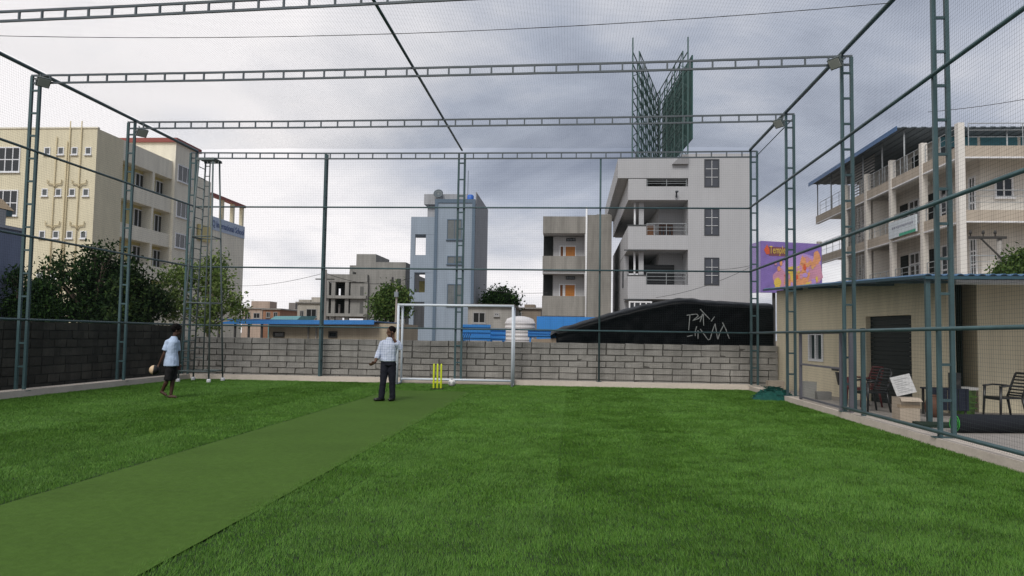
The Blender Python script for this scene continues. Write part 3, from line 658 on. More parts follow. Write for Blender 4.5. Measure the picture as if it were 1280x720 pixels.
# ------------------------------------------------------------------ blue-grey narrow building
bl = M('blue_grey_wall', (.27, .325, .395), .8, .08, .5, .1, .15); bld = M('slate_blue_trim', (.10, .145, .20), .7, .1); gside = M('grey_side_wall', (.33, .34, .36), .85, .12, .5, .1, .25)
BY_ = 72.
def bxp(x, y): return onY(x, y, BY_)
x0, x1, x2 = bxp(512, 300).x, bxp(543.5, 300).x, bxp(593, 300).x
t = thing('narrow_building', 'tall narrow blue-grey building with balconies behind the goal', 'building', ((x0+x2)/2, BY_+4, 0))
zt = bxp(560, 249).z
obj('wall', MB().box((x1, BY_, -.05), (x2, BY_+.4, zt)).box((x1, BY_+.4, -.05), (x2-.02, BY_+10.5, zt-.02)), bl, t)
obj('side_wall', MB().box((x2-.02, BY_+.42, -.05), (x2+.06, BY_+10.6, bxp(600, 239).z)), gside, t)
m = MB(); m.box((x1-.05, BY_-.08, -.05), (x1+.25, BY_-.002, zt)); m.box((x2-.25, BY_-.08, -.05), (x2+.03, BY_-.002, zt)); m.box((x1+.25, BY_-.08, zt-.35), (x2-.25, BY_-.002, zt)); obj('trim', m, bld, t)
z_h = bxp(540, 239).z; z_hb = bxp(540, 252).z
obj('head_room', MB().box((bxp(526.5, 240).x, BY_+1.5, z_hb), (bxp(582, 240).x, BY_+8, z_h)).box((bxp(530, 240).x, BY_+2, z_hb-2), (x1, BY_+7, z_hb)), gside, t)
# balcony wing: frame with see-through openings
def bz(y): return bxp(525, y).z
m = MB(); levels = [(270, 292), (318, 340), (365, 377), (410, 452)]
for a, b_ in levels: m.box((x0, BY_+.5, bz(b_)), (x1-.002, BY_+3.2, bz(a)))
for a, b_ in ((292, 318), (340, 365), (377, 410)):
    m.box((x0, BY_+.5, bz(b_)), (x0+.42, BY_+.8, bz(a))); m.box((bxp(531, 300).x, BY_+.52, bz(b_)), (x1-.002, BY_+3.0, bz(a)))
obj('balcony_wing', m, bl, t)
obj('balcony_curtain', MB().box((bxp(517.5, 342).x, BY_+2.6, bz(364)), (bxp(530, 342).x, BY_+2.9, bz(349))), M('olive_cloth', (.23, .20, .08), .9, .4, 3), t)
for a, b_ in ((274, 299.5), (320, 330), (355, 382)):
    window(t, mapY(BY_), bxp(559, a).x, bxp(577.5, a).x, bxp(565, b_).z, bxp(565, a).z, bld, 2, 1, .07, M('hazy_glass', (.13, .145, .15), .3, .4, 1.5))
obj('water_drum', MB().lathe((bxp(586, 246).x, BY_+1.2, zt-.02), [(.3, 0), (.32, .1), (.32, .55), (.2, .65)], 14), M('drum_blue', (.03, .12, .45), .5), t, True)
obj('antenna', MB().tube([(x2-.9, BY_+1.5, zt-.05), (x2-.9, BY_+1.5, zt+3.0)], .03, 5), galv, t)
dn = MB(); dc = V3((bxp(545.5, 240).x, BY_+1.2, z_h-.1)); dn.lathe((0,0,0), [(.05, 0), (.28, .05), (.45, .18), (.46, .2), (.27, .08), (.04, .03)], 16); rot = Matrix.Rotation(R(65), 3, 'X'); dn.v = [tuple(dc+rot @ V3(v)) for v in dn.v]; dn.tube([dc, dc-V3((0, -.4, .3))], .04, 6); obj('dish', dn, galv, t, True)

# ------------------------------------------------------------------ grey concrete house
GY = 58.
def gp_(x, y): return onY(x, y, GY)
X0, X1, X2 = gp_(678.5, 300).x, gp_(733, 300).x, gp_(764.5, 300).x
t = thing('concrete_house', 'unpainted grey concrete house with orange doors on its balconies', 'house', ((X0+X2)/2, GY+3, 0))
gc = M('raw_cement_render', (.265, .255, .235), .95, .22, .9, .3, .4); gcl = M('pale_cement', (.46, .46, .47), .9, .12, 1); org = M('orange_wood', (.45, .17, .03), .5, .25, 3)
gz = lambda y: gp_(705, y).z
m = MB(); m.box((X1, GY, -.05), (X2, GY+9, gz(268.5))); m.box((X0, GY+1.6, -.05), (X1-.002, GY+9, gz(270))); obj('wall', m, gc, t)
m = MB()
for a, b_ in ((270.5, 291.5), (320, 338), (370, 395), (398, 446)): obj('parapet', MB().box((X0, GY-.02, gz(b_)), (X1-.002, GY+.14, gz(a))), gc, t)
for y in (291.5, 341.5, 396): obj('floor_slab', MB().box((X0+.002, GY+.14, gz(y)-.02), (X1-.004, GY+1.6, gz(y)+.16)), gcl, t)
for a, b_ in ((295, 320), (344, 370)):
    mw = mapY(GY+1.6); obj('back_wall', MB().box((gp_(691, 300).x, GY+1.5, gz(b_)-.8), (X1-.004, GY+1.598, gz(a)+.15)), gcl, t)
    mw = mapY(GY+1.5); door(t, mw, gp_(707, 300).x, gp_(719, 300).x, gz(b_)-.75, gz(a+10.5), org, white_p); door(t, mw, gp_(700.5, 300).x, gp_(703.8, 300).x, gz(b_)-.75, gz(a+10.5), M('brown_wood', (.16, .06, .02), .6), white_p)
    window(t, mw, gp_(707.5, 300).x, gp_(719.5, 300).x, gz(a+3.5), gz(a-.5), M('dark_frame', (.03, .03, .035), .6), 3, 1, .05, sill=False)
    obj('stair_recess', MB().box((X0+.02, GY+1.45, gz(b_)-.8), (gp_(690.5, 300).x, GY+1.595, gz(a)+.12)), dark, t)
    m = MB(); m.box((gp_(731, 300).x, GY, gz(b_)), (X1-.003, GY+.2, gz(a-3))); obj('pier', m, gcl, t)
obj('drain_pipe', MB().tube([(X1, GY-.12, 0), (X1, GY-.12, gz(259))], .07, 8), white_p, t, True)
obj('roof_block', MB().box((gp_(701, 266).x, GY+2, gz(270)), (X2-1.2, GY+8, gz(266))).box((X2-1.1, GY+.3, gz(268.5)), (X2-.1, GY+1.2, gz(267))), gc, t)

# ------------------------------------------------------------------ white corner building with billboard frame
WY = 50.
def wp(x, y): return onY(x, y, WY)
WX0, WX1, WX2 = wp(785, 300).x, wp(860, 300).x, wp(937, 300).x
wz = lambda y: wp(840, y).z
ww = M('white_render', (.40, .405, .42), .85, .07, .4, .1, .06); wd_ = M('dark_window_frame', (.04, .045, .055), .5)
steelw = M('stainless_rail', (.32, .345, .36), .35, .1)
t = thing('apartment_building', 'white apartment building with corner balconies carrying the billboard frame', 'building', ((WX0+WX2)/2, WY+8, 0))
m = MB(); m.box((WX1, WY, -.05), (WX2, WY+19, wp(900, 192).z)); m.box((WX0+2.2, WY+2.4, -.05), (WX1-.002, WY+18.9, wz(200))); obj('wall', m, ww, t)
# slabs and parapets (front + left return)
class PB:                                  # each stretch of parapet its own part
    def box(s, a, b): obj('parapet', MB().box(a, b), ww, t); return s
def band(ya, yb, xl, y_side, nm='parapet', th=.18):
    m = MB(); m.box((xl, WY, wz(yb)), (WX1-.003, WY+th, wz(ya))); m.box((xl, WY+th+.002, wz(yb)), (xl+th, y_side, wz(ya))); return obj(nm, m, ww, t)
band(198, 222.5, wp(772.5, 200).x, WY+20)
for y, xl in ((222.5, wp(772.5, 200).x), (250.5, WX0), (312, WX0), (374, WX0)): obj('floor_slab', MB().prism([(xl+.19, WY+.19, wz(y)-.02), (WX1-.004, WY+.19, wz(y)-.02), (WX1-.004, WY+2.39, wz(y)-.02), (WX0+2.19, WY+2.39, wz(y)-.02), (WX0+2.19, WY+18.8, wz(y)-.02), (xl+.19, WY+18.8, wz(y)-.02)], (0, 0, .18)), ww, t)
b2 = PB(); b2.box((WX0, WY, wz(250)), (wp(808, 240).x, WY+.18, wz(223.5))); b2.box((wp(808, 240).x+.002, WY, wz(250)), (WX1-.003, WY+.18, wz(233))); b2.box((WX0, WY+.182, wz(250)), (WX0+.18, WY+18.8, wz(224)))
b2 = PB(); b2.box((WX0, WY, wz(312)), (wp(808, 240).x, WY+.18, wz(282.5))); b2.box((wp(808, 240).x+.002, WY, wz(312)), (WX1-.003, WY+.18, wz(294))); b2.box((WX0, WY+.182, wz(312)), (WX0+.18, WY+18.8, wz(283)))
b2 = PB(); b2.box((WX0, WY, wz(374)), (wp(808, 240).x, WY+.18, wz(345))); b2.box((wp(808, 240).x+.002, WY, wz(374)), (WX1-.003, WY+.18, wz(356))); b2.box((WX0, WY+.182, wz(374)), (WX0+.18, WY+3.4, wz(346)))
obj('side_wall', MB().box((WX0+.001, WY+3.4, -.05), (WX0+.3, WY+18.7, wz(313))).box((WX0+.001, WY+.2, -.05), (WX0+.3, WY+3.398, wz(395))).box((WX0+.3, WY+.05, -.05), (WX1-.01, WY+.3, wz(396))), ww, t)
for y in (312, 374): obj('ledge', MB().box((WX0-.25, WY-.06, wz(y)-.09), (wp(808, 240).x, WY-.002, wz(y)-.02)), M('ledge_dark', (.05, .055, .06), .7), t)
for y in (282.5, 345): obj('ledge', MB().box((WX0-.03, WY-.04, wz(y)+.002), (wp(808, 240).x, WY+.2, wz(y)+.07)), M('ledge_dark', (.05, .055, .06), .7), t)
for a, b_ in ((250.5, 294), (312.5, 356), (222.5, 233)):
    xa = wp(808, 240).x; z0 = wz(b_); railing(t, (xa+.05, WY+.1, z0), (WX1-.1, WY+.1, z0), .75 if b_ > 240 else .5, 2, steelw, 3, .022)
for a, b_ in ((250.5, 294), (312.5, 356)):      # column between the two openings, pipes
    m = MB(); m.box((wp(800, 240).x, WY+.6, wz(b_)), (wp(806, 240).x, WY+.95, wz(a))); obj('pier', m, ww, t); obj('drain_pipe', MB().tube([(wp(795, 240).x, WY+.8, wz(b_)), (wp(795, 240).x, WY+.8, wz(a))], .07, 8), white_p, t, True)
    mw = mapY(WY+2.4)
obj('white_frame_window', MB(), ww) if False else None
mw = mapY(WY+2.4); door(t, mw, wp(808, 240).x+.05, wp(820, 240).x+.1, wz(300), wz(275.5), M('pale_orange_wood', (.34, .17, .09), .6, .2, 3), white_p)
window(t, mw, wp(829, 240).x, wp(847, 240).x, wz(296), wz(274), M('brown_frame', (.10, .05, .035), .6), 3, 1, .12, depth=.1)
obj('shutter', mbx(MB(), mw, wp(806, 240).x, wp(849, 240).x, wz(357), wz(327), .002, .06), M('dark_shutter', (.025, .028, .032), .5, .2), t)
m = MB()
for k in range(9): mbx(m, mw, wp(806, 240).x, wp(849, 240).x, wz(357)+k*.17, wz(357)+k*.17+.02, .06, .075)
obj('slat', m, M('slat_grey', (.10, .105, .11), .5), t)
for a, b_ in ((199, 234), (260, 294.5), (322, 356.5)):
    window(t, mapY(WY), wp(880.3, a).x, wp(899, a).x, wp(890, b_).z, wp(890, a).z, wd_, 2, 3, .07, M('grey_glass', (.055, .06, .075), .15, .5, 1.2), sill=False, depth=.04)
    m = MB(); xa, xb, za, zb_ = wp(882, a).x, wp(897.3, a).x, wp(890, b_).z+.1, wp(890, a).z-.1
    m.box(((xa+xb)/2-.012, WY-.06, za), ((xa+xb)/2+.012, WY-.045, zb_))
    for k in (1, 2): q = za+(zb_-za)*k/3; m.box((xa, WY-.06, q-.012), (xb, WY-.046, q+.012))
    obj('window_bar', m, white_p, t)
m = MB(); m.prism([(wp(840, 206).x, WY-.25, wz(206)), (WX1-.01, WY-.25, wz(206)), (WX1-.01, WY-.25, wz(194)), (wp(852, 194).x, WY-.25, wz(194))], (0, .24, 0)); obj('stair_soffit', m, M('soffit_grey', (.25, .25, .26), .9), t)
obj('lamp', MB().tube([(wp(845, 247).x, WY-.1, wz(247)), (wp(845, 241).x, WY-.3, wz(240.5))], .05, 6).box((wp(843.5, 241).x, WY-.45, wz(241.5)), (wp(847, 241).x, WY-.2, wz(239.8))), wd_, t)
window(t, mapXn(WX0+.001), 54, 54.6, wz(355), wz(333), wd_, 1, 1, .08, sill=False); window(t, mapXn(WX0+.001), 60.5, 61.4, wz(352), wz(330), wd_, 1, 1, .08, sill=False)
window(t, mapY(WY+.05), wp(786, 380).x, wp(815, 380).x, wz(393), wz(377), white_p, 4, 1, .09, sill=False)

# billboard frame on the roof
bf = M('green_scaffold', (.045, .10, .095), .6, .2); bsheet = M('billboard_sheet_back', (.016, .085, .075), .7, .25, 1.2, 0, .3)
ZR = wz(200)
A_ = V3((onY(791, 68, 54).x, 54, ZR)); B_ = V3((onY(860, 64, 54).x, 54, ZR)); Ap = V3((onY(817, 130, 65).x, 65, ZR)); ZTOP = onY(860, 64, 54).z
t = thing('billboard_frame', 'green lattice billboard frame in a V on the white building roof', 'billboard', (Ap.x, 58, ZR))
def lattice(a, b_, z1, nx, nz, dep):
    a = V3(a); b_ = V3(b_); nrm = (b_-a).cross(V3((0,0,1))).normalized()*dep
    for i in range(nx+1):
        q = a.lerp(b_, i/nx)
        obj('mast', MB().bar(q, V3((q.x, q.y, z1 + (1.0 if i == 0 else 0))), .09).bar(q+nrm, V3((q.x+nrm.x, q.y+nrm.y, z1)), .07), bf, t)
    for k in range(nz+1):
        z = V3((0, 0, (z1-a.z)*k/nz)); obj('beam', MB().bar(a+z, b_+z, .06).bar(a+nrm+z, b_+nrm+z, .06), bf, t)
    for i in range(nx):
        m = MB()
        for k in range(nz):
            z0 = V3((0, 0, (z1-a.z)*k/nz)); zz = V3((0, 0, (z1-a.z)*(k+1)/nz)); p = a.lerp(b_, i/nx); q = a.lerp(b_, (i+1)/nx)
            m.bar(p+z0, q+zz, .045); m.bar(q+nrm+z0, p+nrm+zz, .04)
        obj('diagonal', m, bf, t)
lattice(A_, Ap, ZTOP, 5, 10, .45); lattice(B_, Ap+V3((.4, .3, 0)), ZTOP, 4, 7, -.35)
q = B_+V3((.25, -.1, 0)); r_ = Ap+V3((.75, .4, 0)); zb_ = onY(860, 174, 54).z
m = MB(); m.prism([(q.x, q.y, zb_), (r_.x, r_.y, zb_), (r_.x, r_.y, ZTOP-.3), (q.x, q.y, ZTOP-.3)], (.08, .03, 0)); obj('sheet', m, bsheet, t)

# ------------------------------------------------------------------ long building on the right
RW = M('warm_white_wall', (.66, .63, .58), .85, .08, .5, .1, .15); RB = M('beige_band', (.45, .39, .32), .85, .1, .5, .1, .2); RC = M('grey_tile', (.30, .29, .28), .6, .15)
RYc = 40.; RX = onY(1200, 240, RYc).x; RXi, RYi = RX+1.9, RYc+1.9; RE = 63.; RXE = RX+16
t = thing('long_building', 'long beige three-storey building with wrap-around balconies at the right', 'building', (RX+7, 51, 0))
obj('wall', MB().box((RXi, RYi, -.05), (RXE, RE-.02, 11.2)), RW, t)
colY = [RYc+.2, 44.2, 48.4, 52.4, 56.2, RE-.5]
for i, zt in enumerate((11.25, 8.05, 4.80, 1.55)):
    m = MB(); m.box((RX+.2, RYc+.2, zt-.2), (RXi-.002, RE, zt-.03)); m.box((RXi, RYc+.2, zt-.2), (RXE, RYi-.002, zt-.03)); obj('balcony_slab', m, RW, t)
    m = MB(); m.box((RX, RYc, zt-.55), (RX+.19, RE, zt)); m.box((RX+.192, RYc, zt-.55), (RXE, RYc+.19, zt)); obj('balcony_edge', m, RB, t)
    m = MB(); m.box((RX-.03, RYc-.03, zt-.62), (RX+.2, RE, zt-.555)); m.box((RX+.202, RYc-.03, zt-.62), (RXE, RYc+.2, zt-.555)); obj('edge_drip', m, white_p, t)
    if i < 3:
        for k in range(len(colY)-1): railing(t, (RX+.1, colY[k]+.25, zt), (RX+.1, colY[k+1]-.25, zt), 1.0, 4, steelw, 3, .022)
        railing(t, (RX+.5, RYc+.1, zt), (RXE, RYc+.1, zt), 1.0 if i else 1.15, 6, steelw, 3, .026)
for k, yy in enumerate(colY): obj('column', MB().box((RX-.07, yy-(.27 if k == 0 else .16), -.05), (RX+.24, yy+(.1 if k == 0 else .16), 12.4 if k < 5 else 9.2)), RW if k else M('corner_column_white', (.68, .66, .62), .8, .06), t)
# doors, glazing on the inner walls
mi = mapXn(RXi); mj = mapY(RYi)
for zf in (8.05, 4.8):
    for k in range(4):
        a, b_ = colY[k]+(2.0 if k == 0 else .5), colY[k+1]-(.2 if k == 0 else .5)
        if k == 3: continue
        window(t, mi, a+.1, a+(.8 if k == 0 else 1.5), zf+.1, zf+2.2, white_p, 2, 3, .1, sill=False); k and obj('door_opening', mbx(MB(), mi, a+1.75, b_-.1, zf, zf+2.15, .002, .03), dark, t)
    m = MB()       # lattice screen
    for k in range(13): m.box((RX+.06, 52.8, zf+.15+k*.18), (RX+.12, 55.9, zf+.21+k*.18))
    for k in range(6): m.box((RX+.055, 52.85+k*.6, zf), (RX+.125, 52.95+k*.6, zf+2.5))
    obj('lattice_screen', m, RC, t)
    obj('partition', MB().box((RX+.4, 52.3, zf), (RXi-.003, 52.5, zf+2.6)), RW, t)
    window(t, mi, 57.0, 59.0, zf+.9, zf+2.2, white_p, 2, 1, .1)
z0, z1 = onY(1250, 247, RYi).z, onY(1250, 222, RYi).z
xa, xb = onY(1243, 235, RYi).x, onY(1266, 235, RYi).x
window(t, mj, xa, xb, z0, z1, white_p, 2, 1, .08); obj('pier', mbx(MB(), mj, RXi+3.9, RXi+4.5, 4.85, 7.4, .002, .25), RB, t)
obj('wall_light', MB().ball((RX+.9, 45.5, 10.45), .1, 10, 7), M('lamp_white', (.8, .8, .78), .3), t, True)
# penthouse and blue sheet roof
ZE = onX(1120, 161, RX-.3).z; YE = onX(1120, 161, RX-.3).y
obj('penthouse_wall', MB().box((RXi+.9, YE+1.6, 11.26), (RXE, RE-1.5, ZE-.12)), RW, t)
m = MB(); n = 60
for i in range(n): 
    xx = RX-.4+(RXE-RX+.4)*i/n; m.box((xx, YE-.4, ZE-.06+(.035 if i % 2 else 0)), (xx+(RXE-RX+.4)/n+.002, RE+.4, ZE-.02+(.035 if i % 2 else 0)))
blue_sheet = M('blue_roof_sheet', (.045, .13, .30), .5, .15, 1, 0, .2)
obj('sheet_roof', m, M('grey_roof_sheet', (.10, .125, .15), .6, .15, 1, 0, .2), t); m = MB(); m.box((RX-.44, YE-.42, ZE-.22), (RX-.41, RE+.4, ZE+.06)); obj('roof_fascia', m, blue_sheet, t)
for yy in np.linspace(YE, RE, 6): obj('roof_post', MB().tube([(RX+.15, yy, 11.25), (RX+.15, yy, ZE-.07)], .045, 6), steelw, t, True)
for xx in np.linspace(RX+2.5, RXE, 5): obj('roof_post', MB().tube([(xx, YE, 11.25), (xx, YE, ZE-.07)], .045, 6), steelw, t, True)
for k in range(6): 
    a = RXi+1.0+k*2.3; obj('dark_shutter', mbx(MB(), mapY(YE+1.6), a, a+2.1, 11.35, 13.2, .002, .05), M('dark_bluegrey_panel', (.03, .04, .05), .5, .3), t); obj('blue_panel', mbx(MB(), mapY(YE+1.6), a, a+2.1, 13.22, 13.8, .002, .05), M('teal_panel', (.05, .16, .2), .5), t)
obj('dark_window', mbx(MB(), mapXn(RXi+.9), 51, 52, 11.9, 13.4, .002, .04), dark, t)
m = MB()
for k in range(12): m.box((RX+.6, 52.6, 11.5+k*.2), (RX+.66, 56.6, 11.57+k*.2))
obj('roof_louvre', m, RC, t)
# signboard
t = thing('balcony_signboard', 'white signboard with a green edge hung on the balcony of the beige building', 'sign', (RX-.12, 46.5, 7.2))
sy0, sy1 = onX(1112, 285, RX-.1).y, onX(1146, 285, RX-.1).y
zq0, zq1 = onX(1130, 294, RX-.1).z, onX(1130, 273, RX-.1).z
obj('board', MB().box((RX-.16, sy1, zq0), (RX-.06, sy0, zq1)), M('sign_white', (.58, .64, .68), .5, .05), t); obj('edge_strip', MB().box((RX-.17, sy1+.02, zq0), (RX-.162, sy1+2.2, zq0+.16)), M('sign_green', (.05, .35, .22), .5), t)
m = MB()
for k in range(11): m.box((RX-.168, sy0-.5-k*.27, zq1-.48+(k % 3)*.02), (RX-.162, sy0-.5-k*.27-.17, zq1-.32))
obj('faded_print', m, M('print_grey', (.28, .30, .36), .6), t)
t = thing('utility_crossarm', 'dark pole crossarm with three insulators in front of the beige building', 'utility pole', (onY(1256, 330, 30).x, 30, 0))
ua, ub = onY(1211, 297, 30), onY(1258, 297, 30); dk = M('pole_iron', (.04, .038, .036), .7)
obj('pole', MB().tube([(ub.x-.2, 30.1, -.05), (ub.x-.2, 30.1, ub.z+.05)], .09, 8), conc, t, True); obj('arm', MB().bar(ua, ub, .09), dk, t)
obj('brace', MB().bar(onY(1226, 298, 30), onY(1254, 325, 30), .05), dk, t)
for x in (1213, 1229, 1244): q = onY(x, 296, 30); obj('insulator', MB().lathe((q.x, 30, q.z), [(.02, 0), (.02, .1), (.06, .12), (.05, .18), (.03, .24)], 10), dk, t, True)

# purple billboard
t = thing('advertising_billboard', 'purple printed billboard with an orange logo behind the shed roof', 'billboard', (12.2, 45, 0))
q0, q1 = onY(951, 301, 45), onY(1027, 305, 45); zb_ = onY(990, 366, 45).z
m = MB(); m.prism([(q0.x, 45, zb_), (q1.x, 45, zb_), (q1.x, 45, q1.z), (q0.x, 45, q0.z)], (0, .25, 0))
pur = M('purple_print', (.20, .135, .40), .6, .4, 1.6); obj('panel', m, pur, t)
obj('side_panel', MB().prism([(q0.x-.45, 45.6, zb_), (q0.x-.01, 45, zb_), (q0.x-.01, 45, q0.z-.02), (q0.x-.45, 45.6, q0.z-.12)], (0, .2, 0)), M('purple_pale', (.30, .24, .48), .6), t)
def patch(pts, mat, dy, nm='print'):
    m = MB(); m.prism([tuple(onY(x, y, 45-dy)) for x, y in pts], (0, dy-.002 if dy < .03 else .01, 0)); return obj(nm, m, mat, t)
rd = random.Random(11)
def blob(cx, cy_, rx, ry, mat, dy): patch([(cx+rx*math.cos(a)*rd.uniform(.8, 1.15), cy_+ry*math.sin(a)*rd.uniform(.8, 1.15)) for a in np.linspace(6.28, .4, 14)], mat, dy)
pk = M('print_pink', (.50, .24, .34), .6, .3, 2); og = M('print_orange', (.62, .28, .13), .6, .35, 3); yl = M('print_yellow', (.62, .45, .08), .6, .2, 3); rdm = M('print_red', (.55, .09, .03), .6, .2); lil = M('print_lilac', (.40, .26, .56), .6, .2, 1)
blob(1000, 336, 26, 20, lil, .01); blob(1012, 340, 16, 18, pk, .014); blob(975, 348, 9, 13, pk, .014); blob(998, 348, 15, 14, og, .018); blob(1004, 330, 4, 10, og, .022); blob(1021, 322, 5, 8, og, .018)
blob(972, 354, 4.5, 6.5, yl, .024); blob(1012, 356, 6, 4, yl, .024); blob(985, 352, 5, 9, og, .02); blob(990, 342, 3, 9, yl, .026)
for _ in range(46):
    blob(rd.uniform(968, 1022), rd.uniform(328, 361), rd.uniform(1.2, 3.6), rd.uniform(1.5, 5), rd.choice([pk, og, yl, lil, rdm, pk]), rd.uniform(.027, .05))
patch([(958, 318), (955, 312), (959, 305.5), (962, 312), (962, 317.5)], rdm, .02, 'logo_leaf')
t2 = text_mesh('Temple', 1., yl, .01); xs = [v.co.x for v in t2.vertices]; ta, tb = onY(961.8, 316.5, 45), onY(981.5, 317.5, 45); kx = (tb.x-ta.x)/(max(xs)-min(xs))
t2.transform(Matrix(((kx, 0, 0, ta.x), (0, 0, -1, 44.965), (0, .62, 0, ta.z-.02), (0, 0, 0, 1)))); link('lettering', t2, t)
patch([(961, 319.5), (961, 308), (982.5, 309.5), (982.5, 320.5)], M('print_maroon', (.18, .06, .08), .6), .012)
for x in (q0.x+.8, q1.x-.8): obj('support_post', MB().bar((x, 45.4, -.05), (x, 45.4, zb_+.5), .15), dk, t)

# ------------------------------------------------------------------ unfinished concrete building, far houses
UY = 78.
def up_(x, y): return onY(x, y, UY)
raw = M('bare_concrete', (.27, .265, .25), .95, .2, .6, .3, .3)
t = thing('unfinished_building', 'unfinished bare concrete building frame with open floors in the distance', 'building', (up_(455, 400).x, UY+5, 0))
uz = lambda y: up_(450, y).z; ux = lambda x: up_(x, 350).x
m = MB(); m.box((ux(408), UY, uz(352.5)), (ux(459), UY+10, uz(343))); 
for y in (371.5, 394): m.box((ux(406), UY-.3, uz(y)-.15), (ux(459), UY+10, uz(y)+.15))
obj('floor_slab', m, raw, t)
m = MB()
for x in (409, 417, 434, 457.5): m.box((ux(x)-.2, UY, -.05), (ux(x)+.2, UY+.4, uz(353)))
obj('column', m, raw, t)
for y0, y1 in ((353, 370), (373, 393)):
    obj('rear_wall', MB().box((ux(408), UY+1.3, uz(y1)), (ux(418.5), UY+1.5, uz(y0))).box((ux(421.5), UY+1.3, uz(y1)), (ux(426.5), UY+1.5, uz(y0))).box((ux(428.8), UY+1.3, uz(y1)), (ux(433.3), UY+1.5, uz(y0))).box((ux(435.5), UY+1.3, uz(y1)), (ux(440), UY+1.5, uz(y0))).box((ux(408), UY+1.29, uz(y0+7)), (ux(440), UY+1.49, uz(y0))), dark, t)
    obj('infill_wall', MB().box((ux(438), UY+.15, uz(y1)), (ux(457), UY+.35, uz(y0))), raw, t)
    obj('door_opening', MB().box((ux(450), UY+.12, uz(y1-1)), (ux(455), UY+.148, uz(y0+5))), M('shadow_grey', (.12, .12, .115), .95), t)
obj('side_block', MB().box((ux(459.2), UY+.6, -.05), (ux(505), UY+12, uz(337))).box((ux(438), UY+2, uz(343)), (ux(463), UY+8, uz(315))).box((ux(428), UY+2.5, uz(338)), (ux(438), UY+7, uz(329))).box((ux(432), UY+3, uz(343)), (ux(436), UY+1.3, uz(338))).box((ux(463), UY+1.6, uz(337)), (ux(502.5), UY+9, uz(325.5))), raw, t)
for x, y, w_, h_ in ((489, 349, 2.2, 7), (497, 352, 5, 9), (476, 365, 2, 5), (482, 366, 2, 4)): window(t, mapY(UY+.6), ux(x-w_/2), ux(x+w_/2), uz(y+h_/2), uz(y-h_/2), M('dark_frame', (.03, .03, .035), .6), 1, 1, .06, sill=False)
pz = onY(406.5, 337, 40); t = thing('utility_pole', 'plain concrete utility pole beside the back net post at centre left', 'utility pole', (pz.x, 40, 0))
obj('shaft', MB().tube([(pz.x, 40, -.05), (pz.x, 40, pz.z)], [.14, .1], 8), M('pole_concrete', (.33, .30, .27), .9, .15), t); obj('stay_arm', MB().bar((pz.x-.5, 40, pz.z-.5), (pz.x+.5, 40, pz.z-.5), .06), dk, t)
pz = onY(496, 362, 52); t = thing('utility_pole', 'slim pale pole in front of the small tree by the unfinished building', 'utility pole', (pz.x, 52, 0))
obj('shaft', MB().tube([(pz.x, 52, -.05), (pz.x, 52, pz.z)], [.09, .06], 8), M('pole_concrete', (.33, .30, .27), .9, .15), t); obj('meter_box', MB().box((pz.x-.12, 51.8, pz.z-.5), (pz.x+.12, 52.05, pz.z-.15)), M('box_grey', (.2, .23, .26), .5), t)

def low_house(name, label, x0, x1, y0, Y, col, wins=(), extra=(), dep=8):
    q0, q1 = onY(x0, y0, Y), onY(x1, y0, Y); t = thing(name, label, 'house', ((q0.x+q1.x)/2, Y+dep/2, 0), 'far low houses')
    mt = M('house_'+name+str(x0), col, .9, .15, .6, .2, .3); obj('wall', MB().box((q0.x, Y, -.05), (q1.x, Y+dep, q0.z)), mt, t)
    obj('roof_edge', MB().box((q0.x-.2, Y-.25, q0.z), (q1.x+.2, Y+dep, q0.z+.18)), conc, t)
    for a, b_, c, d in wins: window(t, mapY(Y), onY(a, c, Y).x, onY(b_, c, Y).x, onY(a, d, Y).z, onY(a, c, Y).z, M('house_frame', (.3, .3, .3), .7), 2, 1, .08, dark if d-c > 6 else glass)
    for a, b_, c, d in extra: p = onY(a, c, Y); r_ = onY(b_, d, Y); obj('roof_room', MB().box((p.x, Y+1, r_.z), (r_.x, Y+4, p.z)), mt, t)
low_house('far_house', 'beige low house right behind the school corner with a boxy roof room', 303, 328, 386, 120, (.42, .33, .27), [(306, 313, 390, 399), (317, 325, 391, 398)], [(311, 334, 376, 386)])
low_house('far_house', 'narrow grey house with a terracotta front between the far houses', 329, 350, 387, 105, (.36, .19, .12), [(333, 338, 390, 397), (342, 347, 390, 397)])
low_house('far_house', 'small dark grey far house with a flat roof left of the pale one', 350, 372, 388, 112, (.22, .20, .19), [(353, 360, 391, 398)], [(358, 366, 378, 388)])
low_house('far_house', 'pale two-level far house beside the concrete utility pole', 372, 405, 379, 95, (.45, .42, .37), [(383, 396, 386, 397), (375, 380, 388, 396)], [(370, 385, 374, 379), (386, 402, 371, 379)])
low_house('far_house', 'brown low house right of the goal behind the water tank', 641, 676, 386, 90, (.24, .20, .16), [(646, 652, 390, 397)], [(655, 668, 380, 386)])
low_house('far_house', 'grey roadside shop with a dark opening behind the goal', 585, 640, 383, 60, (.32, .31, .29), [(591, 607, 390, 404), (618, 624, 391, 395)])
low_house('far_house', 'tiny reddish house seen under the balconies of the blue-grey building', 511, 534, 384, 100, (.35, .20, .15), [(516, 522, 390, 398)])

